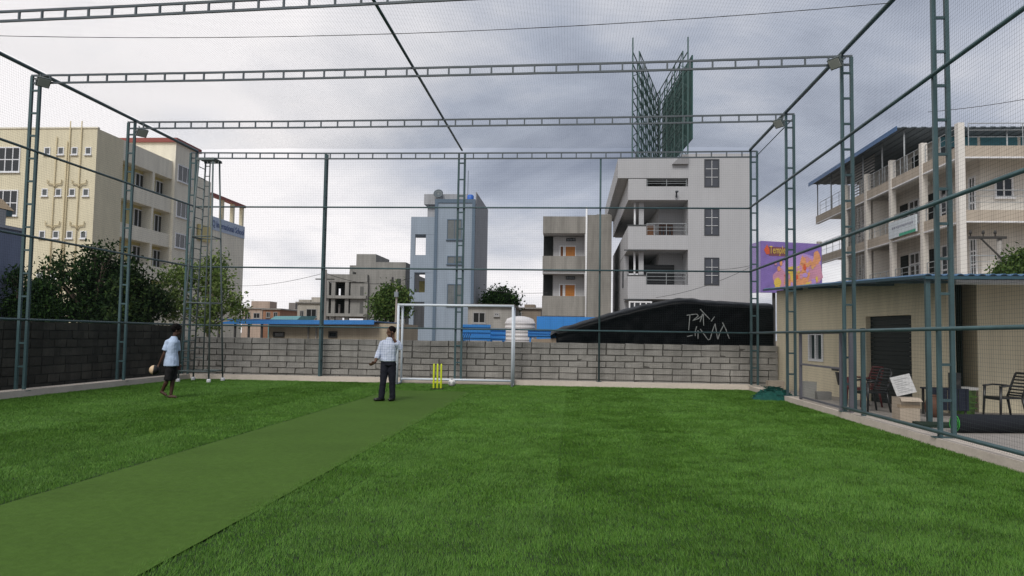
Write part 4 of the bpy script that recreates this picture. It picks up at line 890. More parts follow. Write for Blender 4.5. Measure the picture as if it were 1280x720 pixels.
# low shed with blue sheet roof behind the wall at the left
t = thing('long_shed', 'long low cream shed with a blue sheet roof behind the block wall', 'shed', (-14, 34, 0))
SHY = 32.; sq = lambda x, y: onY(x, y, SHY)
m = MB(); m.prism([(sq(272, 405).x, SHY-.6, sq(372, 406.5).z), (sq(472, 405).x, SHY-.6, sq(372, 404.5).z), (sq(472, 405).x, SHY-.6, sq(372, 399).z), (sq(300, 405).x, SHY-.6, sq(372, 402).z)], (0, .04, 0)); obj('fascia', m, M('blue_fascia', (.04, .20, .52), .5, .12, 1), t)
obj('roof', MB().box((sq(278, 405).x, SHY-.55, sq(372, 401.5).z), (sq(474, 405).x, SHY+4, sq(372, 400).z)), blue_sheet, t)
scream = M('shed_cream', (.42, .36, .27), .9, .12, .8, .2, .2)
obj('wall', MB().box((sq(336, 410).x, SHY, -.05), (sq(500, 410).x, SHY+3.8, sq(372, 403).z)), scream, t)
window(t, mapY(SHY), sq(342, 410).x, sq(356, 410).x, sq(350, 421.5).z, sq(350, 415).z, dk, 1, 1, .05, sill=False)
window(t, mapY(SHY), sq(411, 410).x, sq(422, 410).x, sq(415, 422).z, sq(415, 414).z, dk, 1, 1, .05, sill=False)
for x in (279, 299, 316, 332): obj('post', MB().tube([(sq(x, 410).x, SHY-.4, -.05), (sq(x, 410).x, SHY-.4, sq(x, 402.5).z)], .05, 6), dk, t, True)
for x in (386, 396): obj('wall_pipe', MB().tube([(sq(x, 410).x, SHY-.06, 0), (sq(x, 410).x, SHY-.06, sq(x, 408).z)], .03, 6), conc, t, True)
tag(obj('green_sheet_roof', MB().prism([(onY(333, 402, 60).x, 60, onY(333, 402, 60).z), (onY(369, 402, 60).x, 60, onY(369, 402, 60).z), (onY(368, 394.5, 60).x, 61.5, onY(368, 394.5, 60).z), (onY(335, 394.5, 60).x, 61.5, onY(335, 394.5, 60).z)], (0, 4, .1)).box((onY(334, 402, 60).x, 60.2, -.05), (onY(368, 402, 60).x, 63, onY(360, 401, 60).z)), M('teal_sheet', (.10, .26, .28), .6, .25, 1)), 'turquoise sheet roof of a low hut behind the blue shed roof', 'hut')

# blue-grey building at the far left edge
t = thing('side_house', 'blue-grey painted house wall with a tan roof at the left edge', 'house', (-24, 33, 0))
q = onY(27, 300, 30); ztp = onY(25, 289.5, 30).z
obj('wall', MB().box((q.x-9, 19, -.05), (q.x, 30, ztp)), M('blue_grey_house', (.19, .225, .32), .8, .1, .5, 0, .1), t); obj('coping', MB().box((q.x-9, 18.9, ztp), (q.x+.08, 30.08, ztp+.12)), M('coping_pale', (.36, .38, .42), .8), t)
r_ = onY(18, 264, 31); e_ = onY(3, 249, 31)
obj('upper_room', MB().box((q.x-9, 21, ztp+.121), (onY(8, 262, 29.5).x, 29.5, r_.z-.2)), M('grey_plaster', (.33, .33, .33), .9), t)
obj('tan_roof', MB().prism([(q.x-9, 31, r_.z), (r_.x, 31, r_.z), (e_.x, 31, e_.z), (q.x-9, 31, e_.z)], (0, -11, 0)), M('tan_tile', (.33, .25, .16), .9, .2, 2), t)
obj('roof_band', MB().box((q.x-9, 20.5, r_.z-.25), (r_.x-.05, 30.95, r_.z-.01)), M('roof_teal', (.07, .13, .15), .6), t)

# water tank, blue sheets, tarp hut
tk = onY(649, 395, 31); t = thing('water_tank', 'white ribbed plastic water tank behind the wall right of the goal', 'tank', (tk.x, 31.6, 0))
rt = .6; zt_ = tk.z; prof = [(rt, .62)]
z = .62
while z < zt_-.30: prof += [(rt, z+.07), (rt+.018, z+.09), (rt+.018, z+.13), (rt, z+.15)]; z += .16
prof += [(rt, zt_-.26), (rt*.88, zt_-.10), (rt*.55, zt_-.03), (rt*.3, zt_), (.02, zt_+.01)]
obj('tank_body', MB().lathe((tk.x, 31.6, 0), prof, 32), M('tank_white', (.62, .60, .60), .45, .06, 2), t, True); obj('stand', MB().box((tk.x-.8, 30.9, -.05), (tk.x+.8, 32.4, .62)), conc, t)
bsh = M('bright_blue_sheet', (.035, .22, .58), .45, .08, 2); 
def sheet(x0, x1, y0, y1, Y, label, vert=False):
    p, q = onY(x0, y0, Y), onY(x1, y1, Y); m = MB(); n = 12
    if vert:
        for i in range(n): a = p.x+(q.x-p.x)*i/n; m.box((a, Y-(.035 if i % 2 else 0), -.05), (a+(q.x-p.x)/n+.001, Y+.03, p.z))
    else:
        n = 6
        for i in range(n): a = q.z+(p.z-q.z)*i/n; m.box((p.x, Y-(.04 if i % 2 else 0), a), (q.x, Y+.03, a+(p.z-q.z)/n+.001))
        m.box((p.x+.05, Y+.03, -.05), (p.x+.13, Y+.1, p.z)); m.box((q.x-.13, Y+.03, -.05), (q.x-.05, Y+.1, p.z))
    return tag(obj('sheet_fence', m, bsh), label, 'fence')
sheet(577, 613, 405.5, 426, 28.5, 'blue corrugated sheet fence beside the column behind the goal'); sheet(611, 632, 410.5, 426, 29.2, 'lower blue sheet fence just left of the white water tank')
sheet(671, 770, 395.5, 425, 33, 'tall blue ribbed sheet fence left of the black tarpaulin', True); sheet(660, 698, 412, 422, 27.5, 'short blue sheet panel right behind the white water tank')
tag(obj('sand_pile', heap.__globals__['MB']().box((onY(672, 424, 27).x, 27, -.05), (onY(697, 424, 27).x, 27.5, onY(680, 422.5, 27).z))if False else MB().prism([(onY(660, 430, 26.6).x, 26.6, -.05), (onY(699, 430, 26.6).x, 26.6, -.05), (onY(695, 424, 26.6).x, 26.6, onY(690, 423, 26.6).z), (onY(664, 424, 26.6).x, 26.6, onY(670, 424, 26.6).z)], (0, .5, 0)), M('tan_plaster', (.34, .27, .20), .9, .2, 2)), 'low tan plastered ledge under the short blue sheet panel', 'ledge')
# twisted iron ornament / rebar starter bars on the wall behind the goal
t = thing('starter_bars', 'rusty black reinforcement bars sticking up from the wall behind the goal', 'rebar', (onY(584, 420, 24.75).x, 24.75, 1.33))
for k in range(4): q = onY(579.5+k*2.6, 424, 24.75); obj('bar', MB().tube([(q.x, 24.75, 1.2), (q.x-.03, 24.75, 1.42), (q.x+.03, 24.75, 1.56)], .011, 5), dk, t)

TYf = 26.3
prof = [(688, 415.5), (694, 412), (710, 407), (735, 399.5), (760, 391.5), (790, 384), (815, 378), (838, 373.5), (852, 371.5), (875, 373.5), (905, 375.5), (935, 377), (968, 378.5)]
def ztop(x):
    for (a, b_), (c, d) in zip(prof, prof[1:]):
        if a <= x <= c: return b_+(d-b_)*(x-a)/(c-a)
    return prof[-1][1]
m = MB(); NX = 90; cols = []
for i in range(NX+1):
    px = 688+(968-688)*i/NX; tz = onY(px, ztop(px), TYf).z; X = onY(px, 400, TYf).x; fold = .09*abs(mnoise.noise(V3((X*1.6, 1, 0))))+.05*abs(mnoise.noise(V3((X*5.3, 7, 0))))
    tz += .035*abs(mnoise.noise(V3((X*1.1, 5, 0))))
    pr = []
    lowest = 1.2 if px > 697 else tz-.12
    for k in range(10):
        f_ = k/9; zz = lowest+(tz-.30-lowest)*f_ if tz-.30 > lowest else lowest+.001*k
        pr.append((X, TYf+.1+fold*(1.1-f_)+.05*mnoise.noise(V3((X*3, zz*4, 2))), zz))
    for k in range(1, 9):
        f_ = k/8; pr.append((X, TYf+.1+fold*.1-.12*math.sin(f_*2.6)+.9*f_**2, max(lowest+.01, tz-.30+.30*math.sin(f_*1.57)+.05*abs(mnoise.noise(V3((X*2.2+f_*2.5, f_*3-X, 3)))))))
    for k in range(1, 5): pr.append((X, TYf+1.0+k*1.1, tz-.02*k-(.15 if k % 2 else 0)*abs(mnoise.noise(V3((X, k, 0))))))
    pr.append((X, TYf+5.6, .9)); cols.append(pr)
nP = len(cols[0])
for c in cols: m.v += c
for i in range(NX):
    for k in range(nP-1): a = i*nP+k; m.f.append([a, a+nP, a+nP+1, a+1])
m.f.append([k for k in range(nP)]); m.f.append([NX*nP+k for k in range(nP)][::-1])
tarp = M('black_tarpaulin', (.0025, .0032, .0045), .38, .3, 3, .3, 0, 0, 0, .2, .08)
t = thing('tarpaulin_hut', 'hut under a big black tarpaulin with white scrawled letters behind the wall', 'hut', (2, 28, 0)); obj('tarpaulin', m, tarp, t, True)
chalk = M('white_scrawl', (.24, .255, .25), .9, .6, 22)
def stroke(pts, wd=.027):
    m = MB(); P_ = [onY(x, y, TYf-.075) for x, y in pts]
    for a, b_ in zip(P_, P_[1:]):
        d = (b_-a); n = V3((-d.z, 0, d.x)).normalized()*wd/2; m.prism([a-n, a+n, b_+n*.7, b_-n*.7][::-1], (0, .03, 0))
    obj('scrawl', m, chalk, t)
zx = lambda x, y: (840+x/10.29, 370+y/10.29)
for s_ in ([(232,240),(215,440)], [(190,248),(250,238),(318,232),(340,255),(300,290),(262,318)], [(262,318),(340,290),(385,255)], [(402,230),(408,380)], [(395,230),(360,335)], [(365,170),(420,230),(488,300)], [(505,325),(548,265)], [(318,390),(298,460),(300,515)], [(335,440),(335,550)], [(365,425),(400,475),(465,565),(490,555)], [(490,555),(520,450),(555,355)], [(555,355),(585,545)], [(590,555),(625,450),(665,375)], [(650,340),(690,420),(738,550)], [(195,520),(265,505)]): stroke([zx(*p) for p in s_])

# ------------------------------------------------------------------ shed at the right
shw = M('shed_wall_cream', (.72, .645, .47), .9, .12, .8, .25, .22); A0 = V3((6.27, 24.75, 0)); B0 = V3((7.9, 17.3, 0))
t = thing('shed', 'cream rendered shed with a dark doorway under a blue sheet roof at the right', 'shed', (9.5, 20, 0))
dW = (B0-A0).normalized(); nW = V3((-dW.y, dW.x, 0))      # pointing inside (to +x)
if nW.x < 0: nW = -nW
L = (B0-A0).length
def wq(u, v, w_): p = A0+dW*u-nW*w_; return (p.x, p.y, v)
def wbox(u0, u1, v0, v1, w0, w1):
    m = MB(); m.v = [wq(u, v, w_) for w_ in (w0, w1) for u, v in ((u0, v0), (u1, v0), (u1, v1), (u0, v1))]; m.f = [[0,1,2,3],[7,6,5,4],[0,4,5,1],[1,5,6,2],[2,6,7,3],[3,7,4,0]]; return m
def uat(px): # where a pixel column meets the wall
    d = ray(px, 470); d2 = V3((d.x, d.y, 0)); det = dW.x*(-d2.y)-dW.y*(-d2.x); r_ = -A0
    return ((r_.x)*(-d2.y)-(r_.y)*(-d2.x))/det
ud0, ud1, uw0, uw1 = uat(1083), uat(1140), uat(1012.5), uat(1028.5)
ZS = 3.1
def upt(u, py): p = A0+dW*u; d = ray(640, 360); # height of a pixel row at wall position u
zdoor, zw0, zw1 = 2.12, .98, 1.68
mw = MB()
def addw(u0, u1, v0, v1):
    q = wbox(u0, u1, v0, v1, 0, -.2); o_ = len(mw.v); mw.v.extend(q.v); mw.f.extend([[i+o_ for i in f] for f in q.f])
addw(0, uw0, -.05, ZS-.08); addw(uw0, uw1, -.05, zw0); addw(uw0, uw1, zw1, ZS-.1); addw(uw1, ud0, -.05, ZS-.12); addw(ud0, ud1, zdoor, ZS-.15); addw(ud1, L, -.05, ZS-.25)
obj('wall', mw, shw, t)
obj('end_wall', MB().box((A0.x+.22, 24.72, -.05), (14, 24.9, ZS-.05)), shw, t)
wn = MB()
for a, b_, c, d in ((uw0-.05, uw0+.02, zw0-.05, zw1+.05), (uw1-.02, uw1+.05, zw0-.05, zw1+.05), (uw0+.02, uw1-.02, zw0-.05, zw0+.02), (uw0+.02, uw1-.02, zw1-.02, zw1+.05), ((uw0+uw1)/2-.03, (uw0+uw1)/2+.03, zw0+.02, zw1-.02)):
    q = wbox(a, b_, c, d, .03, -.1); o_ = len(wn.v); wn.v += q.v; wn.f += [[i+o_ for i in f] for f in q.f]
wo_ = obj('window', wn, white_p, t); obj('pane', wbox(uw0, uw1, zw0, zw1, -.05, -.07), M('green_glass', (.01, .03, .03), .1), wo_)
# dark room behind the doorway, half shutter
obj('room_lining', MB().prism([wq(ud0-.3, -.04, -2.4), wq(ud1+.3, -.04, -2.4), wq(ud1+.3, -.04, -2.5), wq(ud0-.3, -.04, -2.5)], (0, 0, 2.9)).prism([wq(ud0-.3, -.04, -.21), wq(ud0-.22, -.04, -.21), wq(ud0-.22, -.04, -2.4), wq(ud0-.3, -.04, -2.4)], (0, 0, 2.9)).prism([wq(ud1+.22, -.04, -.21), wq(ud1+.3, -.04, -.21), wq(ud1+.3, -.04, -2.4), wq(ud1+.22, -.04, -2.4)], (0, 0, 2.9)), dark, t)
m = MB()
for k in range(20):
    q = wbox(ud0+.01, ud1-.01, .04+k*.104,   .04+k*.104+.098, -.12, -.15); o_ = len(m.v); m.v += q.v; m.f += [[i+o_ for i in f] for f in q.f]
obj('rolling_shutter', m, M('black_green_shutter', (.006, .010, .011), .5, .2), t)
W2Y = 17.6; obj('porch_wall', MB().box((8.66, W2Y, -.05), (14, W2Y+.2, 2.9)).box((8.66, W2Y+.2, -.05), (8.86, 24.7, 2.9)), shw, t)
obj('passage_back', MB().box((7.95, 19.2, -.05), (8.655, 19.3, 2.9)), shw, t)
cu = MB()
for i in range(12): cu.box((8.0+i*.052, 18.2+.03*math.sin(i*1.6), .35), (8.0+i*.052+.05, 18.24+.03*math.sin(i*1.6), 2.8))
obj('dark_curtain', cu, M('dark_green_cloth', (.012, .022, .016), .9, .3), t)
# corrugated roof
c00, c01, c10, c11 = V3((6.0, 25.3, 3.10)), V3((6.42, 14.9, 2.73)), V3((15, 25.3, 3.45)), V3((15, 14.9, 2.80))
m = MB(); n = 180
for i in range(n+1):
    f_ = i/n; a = c00.lerp(c10, f_); b_ = c01.lerp(c11, f_); h_ = .03 if i % 4 in (1, 2) else 0.
    m.v += [tuple(a+V3((0,0,h_))), tuple(b_+V3((0,0,h_))), tuple(a+V3((0,0,h_-.012))), tuple(b_+V3((0,0,h_-.012)))]
for i in range(n): a = i*4; m.f += [[a, a+1, a+5, a+4], [a+2, a+6, a+7, a+3], [a+1, a+3, a+7, a+5]]
obj('sheet_roof', m, M('shed_blue_roof', (.06, .15, .28), .5, .2, 1.5, 0, .25), t)
obj('eave_trim', MB().bar(c00-V3((0,0,.03)), c01-V3((0,0,.03)), .05).bar(c01-V3((0,0,.045)), c11-V3((0,0,.045)), .05), M('eave_teal', (.03, .08, .11), .5), t)
for k in range(1, 5): obj('purlin', MB().bar(c01.lerp(c00, k/5)-V3((0,0,.06)), c11.lerp(c10, k/5)-V3((0,0,.06)), .06), teal, t)
obj('porch_post', MB().box((6.47, 14.95, -.0), (6.55, 15.03, 2.70)), teal, t)
a, b_ = V3((7.2, 15.4, 2.62)), V3((8.9, 15.4, 2.63)); tl = thing('tube_light', 'long pale tube light fitting under the shed roof edge', 'lamp', a)
obj('tube', MB().tube([a, b_], .02, 8), M('tube_glass', (.62, .64, .62), .3), tl, True); obj('fitting', MB().box((a.x, 15.37, 2.64), (b_.x, 15.43, 2.69)), white_p, tl)

# plastic chairs ----------------------------------------------------
def chair(loc, rz, mat, label, tall=.0):
    t = thing('plastic_chair', label, 'chair', loc, 'plastic armchairs by the shed'); t.rotation_euler.z = rz
    def part(nm, m, sm=False):
        o = bpy.data.objects.new(nm, m.mesh(nm, mat, sm)); C.objects.link(o); o.parent = t
    m = MB()
    for k in range(6): m.box((-.22, -.21+k*.075, .41), (.22, -.21+k*.075+.06, .43))
    m.box((-.24, -.23, .395), (-.215, .24, .43)); m.box((.215, -.23, .395), (.24, .24, .43)); m.box((-.24, -.25, .37), (.24, -.225, .43)); part('seat', m)
    for sx in (-1, 1):
        part('leg', MB().tube([(sx*.27, -.25, 0), (sx*.25, -.22, .63)], [.02, .028], 8), True); part('leg', MB().tube([(sx*.24, .30, 0), (sx*.22, .22, .42)], [.02, .028], 8), True)
        part('armrest', MB().tube([(sx*.26, -.25, .63), (sx*.27, -.05, .655), (sx*.25, .22, .64), (sx*.22, .27, .62)], .026, 8, True, .7), True)
    m = MB(); H = .47+tall
    def bk(x, f_): return V3((x*(1-.12*f_*f_), .22+.16*f_-.03*(1-(x/.22)**2), .42+H*f_))
    for sx in (-1, 1): m.tube([bk(sx*.22, f_) for f_ in (0, .3, .6, .85)]+[bk(sx*.19, 1.)], .022, 8)
    m.tube([bk(x, 1.) for x in (-.19, -.1, 0, .1, .19)], .024, 8); m.tube([bk(x, .08) for x in (-.22, 0, .22)], .02, 8)
    part('back_frame', m, True)
    for k in range(6):
        m = MB(); f_ = .18+k*.135; pts = [bk(x, f_) for x in (-.215, -.1, 0, .1, .215)]; m.tube(pts, .016, 6, True, 1.); part('slat', m, True)
    return t
blkp = M('black_plastic', (.014, .015, .017), .35, .1, spec=.5); redp2 = M('maroon_plastic', (.10, .015, .018), .4, .1)
PV = .031
chair((6.62, 18.55, PV), R(-75), redp2, 'maroon plastic armchair behind the gate post')
chair((6.30, 17.25, PV), R(-76), blkp, 'black plastic armchair in front of the dark shutter')
chair((8.5, 16.3, PV), R(-84), blkp, 'black plastic armchair by the cream porch wall at the right edge')
# carton with a white board
t = thing('carton', 'pale cardboard carton standing outside the right net', 'box', (6.12, 15.05, PV)); cb = M('cardboard', (.50, .42, .33), .9, .12, 4)
obj('box_body', MB().box((5.95, 14.88, PV), (6.30, 15.25, PV+.46)), cb, t); obj('tape', MB().box((5.945, 14.875, PV+.28), (6.305, 15.0, PV+.34)), M('tape_tan', (.40, .30, .20), .4), t); obj('flap', MB().prism([(5.95, 14.87, PV+.46), (6.30, 14.87, PV+.46), (6.31, 14.78, PV+.40), (5.94, 14.78, PV+.40)], (0, .004, .006)), cb, t)
t = thing('white_board', 'tilted white printed board leaning on top of the carton', 'board', (6.1, 15.1, PV+.47)); 
def tilt(u, v, w_): 
    c_, s_ = math.cos(R(14)), math.sin(R(14)); return (5.93+u*c_-v*s_+.02, 15.0+w_+v*.28, PV+.475+u*s_+v*c_*.95)
m = MB(); m.v = [tilt(u, v, w_) for w_ in (0, .02) for u, v in ((0,0), (.36,0), (.36,.36), (0,.36))]; m.f = [[0,1,2,3][::-1], [4,5,6,7], [0,1,5,4], [1,2,6,5], [2,3,7,6], [3,0,4,7]]; obj('board', m, M('board_white', (.58, .58, .57), .6, .08, 6), t)
m = MB()
for k in range(7): q = len(m.v); m.v += [tilt(u, v, -.004) for u, v in ((.05, .05+k*.04), (.30-(k % 3)*.05, .05+k*.04), (.30-(k % 3)*.05, .062+k*.04), (.05, .062+k*.04))]; m.f.append([q, q+1, q+2, q+3])
obj('faded_print', m, M('print_pale', (.38, .38, .38), .8), t)
# rolled mat
t = thing('rolled_mat', 'thick black rolled mat with a bright green edge lying on the paving', 'mat', (7.0, 13.6, PV)); rr_ = .15; a, b_ = V3((6.28, 13.55, PV+rr_)), V3((7.55, 13.75, PV+rr_)); dd = (b_-a).normalized(); x_, y_ = MB().frame(dd)
def spiral(r0, r1, turns, n, th):
    return [((r0+(r1-r0)*i/n)*math.cos(turns*6.283*i/n), (r0+(r1-r0)*i/n)*math.sin(turns*6.283*i/n)) for i in range(n+1)]
obj('roll', MB().tube([a+dd*.01, a.lerp(b_, .3), a.lerp(b_, .7), b_-dd*.05, b_], [rr_, rr_*1.02, rr_*.98, rr_*.97, rr_*.8], 28), M('mat_black', (.008, .010, .015), .85, .2, 6, .4), t, True)
sp = spiral(.03, rr_*.97, 3.2, 80, 0); obj('green_edge', MB().tube([a-dd*.006+x_*u+y_*v for u, v in sp], .006, 5), M('mat_green_edge', (.05, .42, .06), .6), t, True)
t2_ = tag(obj('flat_mat', MB().prism([(6.05, 14.25, PV), (6.75, 14.2, PV), (6.95, 14.75, PV), (6.15, 14.85, PV)], (0, 0, .05)), M('mat_dark_green', (.012, .03, .018), .9, .3, 6)), 'flat dark green mat piece lying behind the nearest right column', 'mat')
# green crate with a white lid
cx, cyy = 8.12, 17.1; gr = M('green_plastic', (.055, .13, .02), .5, .2, 3); t = thing('green_bin', 'green plastic bin with a white lid beside the dark passage', 'bin', (cx, cyy, PV))
obj('bin_body', MB().loft([((cx, cyy, PV), .21, .2, (1,0,0), (0,1,0)), ((cx, cyy, PV+.5), .25, .23, (1,0,0), (0,1,0))], 4), gr, t); obj('lid', MB().box((cx-.2, cyy-.2, PV+.505), (cx+.2, cyy+.2, PV+.56)), M('lid_white', (.5, .5, .48), .6), t)
m = MB()
for k in range(3): m.box((cx-.17, cyy-.19-.01*k, PV+.12+.12*k), (cx+.17, cyy-.165-.01*k, PV+.15+.12*k))
obj('rib', m, gr, t)
# dark table with clutter behind the column
t = thing('folding_table', 'low dark table draped in navy cloth behind the right porch post', 'table', (7.55, 16.75, PV)); nav = M('navy_cloth', (.012, .016, .03), .9, .3, 5)
obj('table_top', MB().box((7.2, 16.45, PV+.52), (7.9, 17.0, PV+.55)), nav, t); 
for sx in (7.24, 7.86):
    for sy in (16.5, 16.95): obj('leg', MB().box((sx-.02, sy-.02, PV), (sx+.02, sy+.02, PV+.52)), dk, t)
m = MB()
for i in range(14): m.box((7.19+i*.051, 16.43+.02*math.sin(i*1.7), PV+.12), (7.19+i*.051+.05, 16.45+.02*math.sin(i*1.7), PV+.56))
obj('cloth', m, nav, t)
t = thing('black_speaker', 'small black box speaker standing on the dark table', 'speaker', (7.78, 16.75, PV+.55)); obj('cabinet', MB().box((7.70, 16.65, PV+.551), (7.86, 16.85, PV+.86)), blkp, t); obj('cone', MB().lathe((0,0,0), [(.06, 0), (.055, .012), (.02, .004)], 16), dk, t).matrix_basis = Matrix.Translation((7.78, 16.648, PV+.68)) @ Matrix.Rotation(R(90), 4, 'X')
t = thing('clay_pot', 'brown clay pot standing in front of the dark table', 'pot', (7.12, 16.25, PV)); obj('pot_body', MB().lathe((7.12, 16.25, PV), [(.08, 0), (.13, .1), (.15, .22), (.12, .34), (.08, .38), (.1, .42), (.085, .41)], 20), M('clay_brown', (.11, .05, .03), .7, .15, 4), t, True); obj('rim', MB().lathe((7.12, 16.25, PV+.415), [(.1, 0), (.105, .012), (.1, .025)], 20), M('clay_brown', (.11, .05, .03), .7), t, True)
for i, (x, y, z, w_, h_, lb) in enumerate(((5.9, 23.5, 0, .46, .32, 'pale concrete block leaning by the corner of the right kerb'), (6.1, 20.9, PV, .3, .42, 'grey-white box lying just behind the gate'), (6.3, 20.4, PV, .34, .2, 'low grey concrete lump behind the gate beside the box'))):
    m = MB(); m.box((x-w_/2, y-.12, z-.03), (x+w_/2, y+.12, z+h_)); m.v = [(a+random.uniform(-.02, .02), b_+random.uniform(-.02, .02), c+random.uniform(-.012, .012)) for a, b_, c in m.v]; tag(obj('loose_block', m, M('loose_block%d' % i, [(.36, .31, .25), (.33, .33, .31), (.22, .22, .21)][i], .9, .2, 4, .5)), lb, 'block')
tag(obj('plastic_scrap', MB().prism([(8.0, 16.1, PV), (8.25, 16.05, PV), (8.3, 16.2, PV), (8.1, 16.28, PV)], (.02, .0, .03)), M('scrap_white', (.45, .44, .42), .7)), 'small white plastic scrap on the paving before the green bin', 'litter')

# ------------------------------------------------------------------ trees
def foliage(name, parent, clumps, n, size, cols, seed, aspect=2.2):
    rg = np.random.default_rng(seed); wts = np.array([c[3]**2.2 for c in clumps]); wts /= wts.sum(); idx = rg.choice(len(clumps), n, p=wts)
    cc = np.array([c[:3] for c in clumps])[idx]; rr = np.array([c[3] for c in clumps])[idx]
    d = rg.normal(size=(n, 3)); d /= np.linalg.norm(d, axis=1)[:, None]; rad = rr*(rg.uniform(0, 1, n)**.45)*rg.uniform(.75, 1.2, n)
    p = cc+d*rad[:, None]*np.array([1, 1, .8]); sub = rg.normal(0, size*1.4, (n, 3)); p += sub
    a = rg.normal(size=(n, 3)); a[:, 2] -= .25; a /= np.linalg.norm(a, axis=1)[:, None]; b_ = np.cross(a, rg.normal(size=(n, 3))); b_ /= np.linalg.norm(b_, axis=1)[:, None]
    s = size*rg.uniform(.6, 1.4, n)[:, None]; v = np.stack([p-a*s*.5, p+b_*s*.5/aspect, p+a*s*.5, p-b_*s*.5/aspect], 1).reshape(-1, 3).astype(np.float32)
    m = bpy.data.meshes.new(name); nv = len(v); m.vertices.add(nv); m.vertices.foreach_set('co', v.ravel()); m.loops.add(nv); m.loops.foreach_set('vertex_index', np.arange(nv, dtype=np.int32)); m.polygons.add(n); m.polygons.foreach_set('loop_start', np.arange(0, nv, 4, dtype=np.int32)); m.update(calc_edges=True)
    key = 'leaf'+str(cols)
    if key not in MATS:
        mt = bpy.data.materials.new('leaves'); mt.use_nodes = True; t = mt.node_tree; b = t.nodes['Principled BSDF']; b.inputs['Roughness'].default_value = .6; b.inputs['Specular IOR Level'].default_value = .12
        g = t.nodes.new('ShaderNodeNewGeometry'); cr_ = t.nodes.new('ShaderNodeValToRGB'); ramp(cr_, [(0, cols[0]), (.6, cols[1]), (1, cols[2])]); t.links.new(g.outputs['Random Per Island'], cr_.inputs[0]); t.links.new(cr_.outputs[0], b.inputs['Base Color'])
        tr_ = t.nodes.new('ShaderNodeBsdfTranslucent'); t.links.new(cr_.outputs[0], tr_.inputs[0]); mxs = t.nodes.new('ShaderNodeMixShader'); mxs.inputs[0].default_value = .25; t.links.new(b.outputs[0], mxs.inputs[1]); t.links.new(tr_.outputs[0], mxs.inputs[2]); t.links.new(mxs.outputs[0], t.nodes['Material Output'].inputs[0]); MATS[key] = mt
    m.materials.append(MATS[key]); return link(name, m, parent)
bark = M('bark', (.09, .07, .052), .95, .3, 5, .6); bark2 = M('pale_bark', (.17, .145, .11), .95, .25, 5, .5)
def tree(label, base, clumps, n, size, cols, seed, trunk=.14, bk=bark, name='tree', group='trees beyond the walls'):
    base = V3(base); t = thing(name, label, 'tree', base, group); rg = random.Random(seed)
    cen = sum((V3(c[:3]) for c in clumps), V3())/len(clumps); fork = base.lerp(V3((cen.x, cen.y, base.z)), .3); fork.z = base.z+(cen.z-base.z)*.55
    obj('trunk', MB().tube([base, base.lerp(fork, .5)+V3((rg.uniform(-.1, .1), 0, 0)), fork], [trunk*1.2, trunk, trunk*.8], 9), bk, t, True)
    m = MB()
    for c in clumps:
        e = V3(c[:3]); mid = fork.lerp(e, .55)+V3((rg.uniform(-.15, .15), rg.uniform(-.15, .15), rg.uniform(0, .2))); m.tube([fork, mid, e], [trunk*.55, trunk*.3, trunk*.08], 6)
        for _ in range(5):
            q = e+V3([rg.uniform(-1, 1)*c[3]*.8 for _ in range(3)]); m.tube([mid.lerp(e, rg.uniform(.2, 1)), q], [trunk*.14, trunk*.04], 5)
    obj('limb', m, bk, t, True); foliage('crown', t, clumps, n, size, cols, seed); return t
def cl(Y, *pts): 
    out = []
    for px, py, rpx in pts: q = onY(px, py, Y); out.append((q.x, Y+random.uniform(-.5, .5), q.z, rpx*Y/FPX))
    return out
dkg = ((.006, .018, .005), (.013, .036, .008), (.042, .088, .020)); midg = ((.030, .065, .014), (.065, .115, .026), (.12, .17, .045)); palg = ((.07, .12, .028), (.13, .19, .05), (.22, .28, .09))
tree('dark leafy tree with a spreading top behind the left wall', (onY(120, 400, 28).x, 28, -.05), cl(28, (122, 316, 6), (141, 312, 4), (132, 322, 6), (98, 330, 7), (112, 326, 6), (70, 326, 6), (60, 334, 4), (80, 336, 6), (135, 336, 11), (108, 348, 13), (122, 345, 10), (145, 354, 13), (84, 352, 7), (120, 378, 24), (150, 382, 22), (92, 384, 20), (128, 400, 24)), 17000, .16, dkg, 21)
tree('dark low tree between the left column and the house wall', (onY(40, 400, 29).x, 29, -.05), cl(29, (25, 350, 8), (12, 347, 6), (42, 366, 16), (60, 362, 12), (20, 382, 16), (50, 386, 20), (8, 392, 14), (75, 392, 18), (30, 398, 16)), 11000, .16, dkg, 22)
tree('dark tree with paler lower leaves right of the second left column', (onY(180, 400, 27).x, 27, -.05), cl(27, (168, 340, 7), (178, 354, 6), (165, 360, 10), (192, 364, 7), (182, 378, 16), (165, 388, 14), (196, 382, 8), (178, 396, 12)), 8500, .15, ((.008, .02, .006), (.016, .036, .009), (.06, .095, .024)), 23)
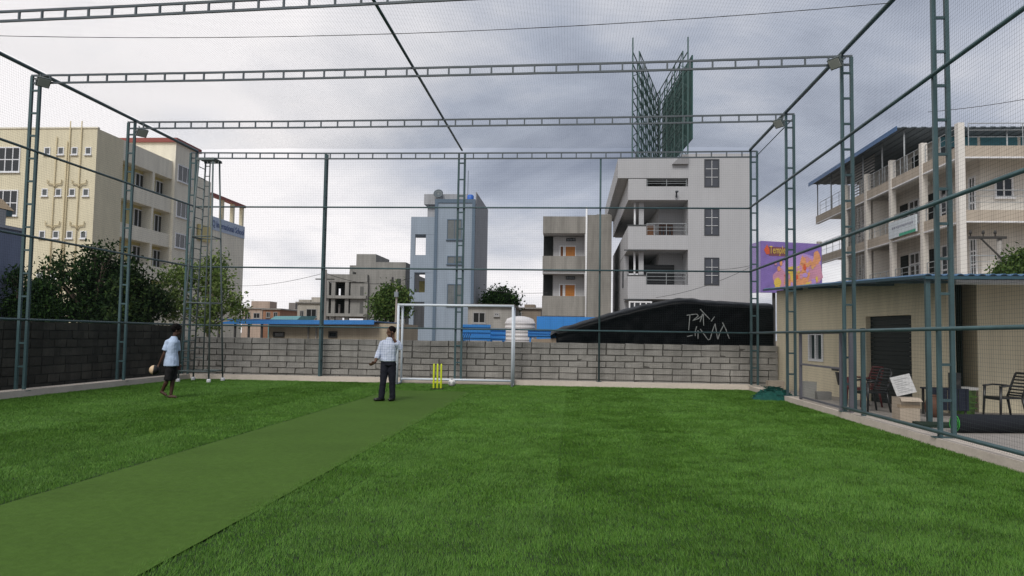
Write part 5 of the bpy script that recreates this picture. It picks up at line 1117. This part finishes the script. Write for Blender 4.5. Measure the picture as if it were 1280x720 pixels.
tree('pale feathery young tree behind the four-legged tower', (onY(262, 420, 28).x, 28, -.05), cl(28, (265, 325, 7), (252, 335, 8), (272, 345, 9), (225, 338, 9), (215, 348, 8), (235, 352, 9), (255, 360, 10), (278, 362, 8), (222, 370, 9), (290, 380, 8), (268, 385, 10), (240, 385, 8), (296, 392, 6), (215, 390, 9), (262, 405, 8)), 6500, .14, palg, 24, .07, bark2)
tree('small green tree in front of the unfinished building', (onY(490, 400, 55).x, 55, -.05), cl(55, (486, 370, 8), (498, 368, 7), (478, 378, 7), (495, 383, 12), (482, 388, 10), (503, 378, 5)), 7000, .26, midg, 25)
tree('round green tree seen above the goal crossbar right of the blue-grey building', (onY(625, 390, 75).x, 75, -.05), cl(75, (613, 376, 5), (622, 372, 5), (632, 372, 6), (640, 378, 5), (625, 380, 8), (636, 384, 6), (612, 384, 6)), 6000, .32, dkg, 26)
tree('green bush rising behind the shed roof at the right edge', (onY(1272, 340, 27).x, 27, -.05), cl(27, (1270, 332, 8), (1280, 325, 9), (1265, 340, 8), (1278, 342, 10), (1290, 335, 10), (1240, 343, 5)), 6000, .13, midg, 27, .08)

# ------------------------------------------------------------------ wires
wm = M('wire', (.03, .03, .03), .6)
def wire(p, q, sag, label, rad=.012):
    p = V3(p); q = V3(q); tag(obj('power_line', MB().tube([p.lerp(q, i/14)-V3((0, 0, sag*4*(i/14)*(1-i/14))) for i in range(15)], rad, 5), wm), label, 'wire', 'overhead power lines')
pz = onY(406.5, 341, 40)
wire(onY(290, 357, 62), pz, .25, 'power line running from the pole to the school wall'); wire(pz, onY(515, 347, 52), .5, 'power line from the pole towards the blue-grey building', .014)
wire(onY(600, 361, 62), onY(684, 366, 57.5), .15, 'power line between the blue-grey building and the concrete house', .014); wire(onY(820, 372, 46), onY(960, 322, 46), .35, 'power line slanting across the white building towards the purple billboard', .012)
wire(onY(895, 337, 47), onY(965, 324, 47), .15, 'upper short wire beside the corner column on the white building', .012)
wire(onX(1160, 140, 18), (25, 38, onX(1160, 140, 18).z+.6), .2, 'thin wire above the roof of the beige building', .016)

scn.cycles.max_bounces = 8
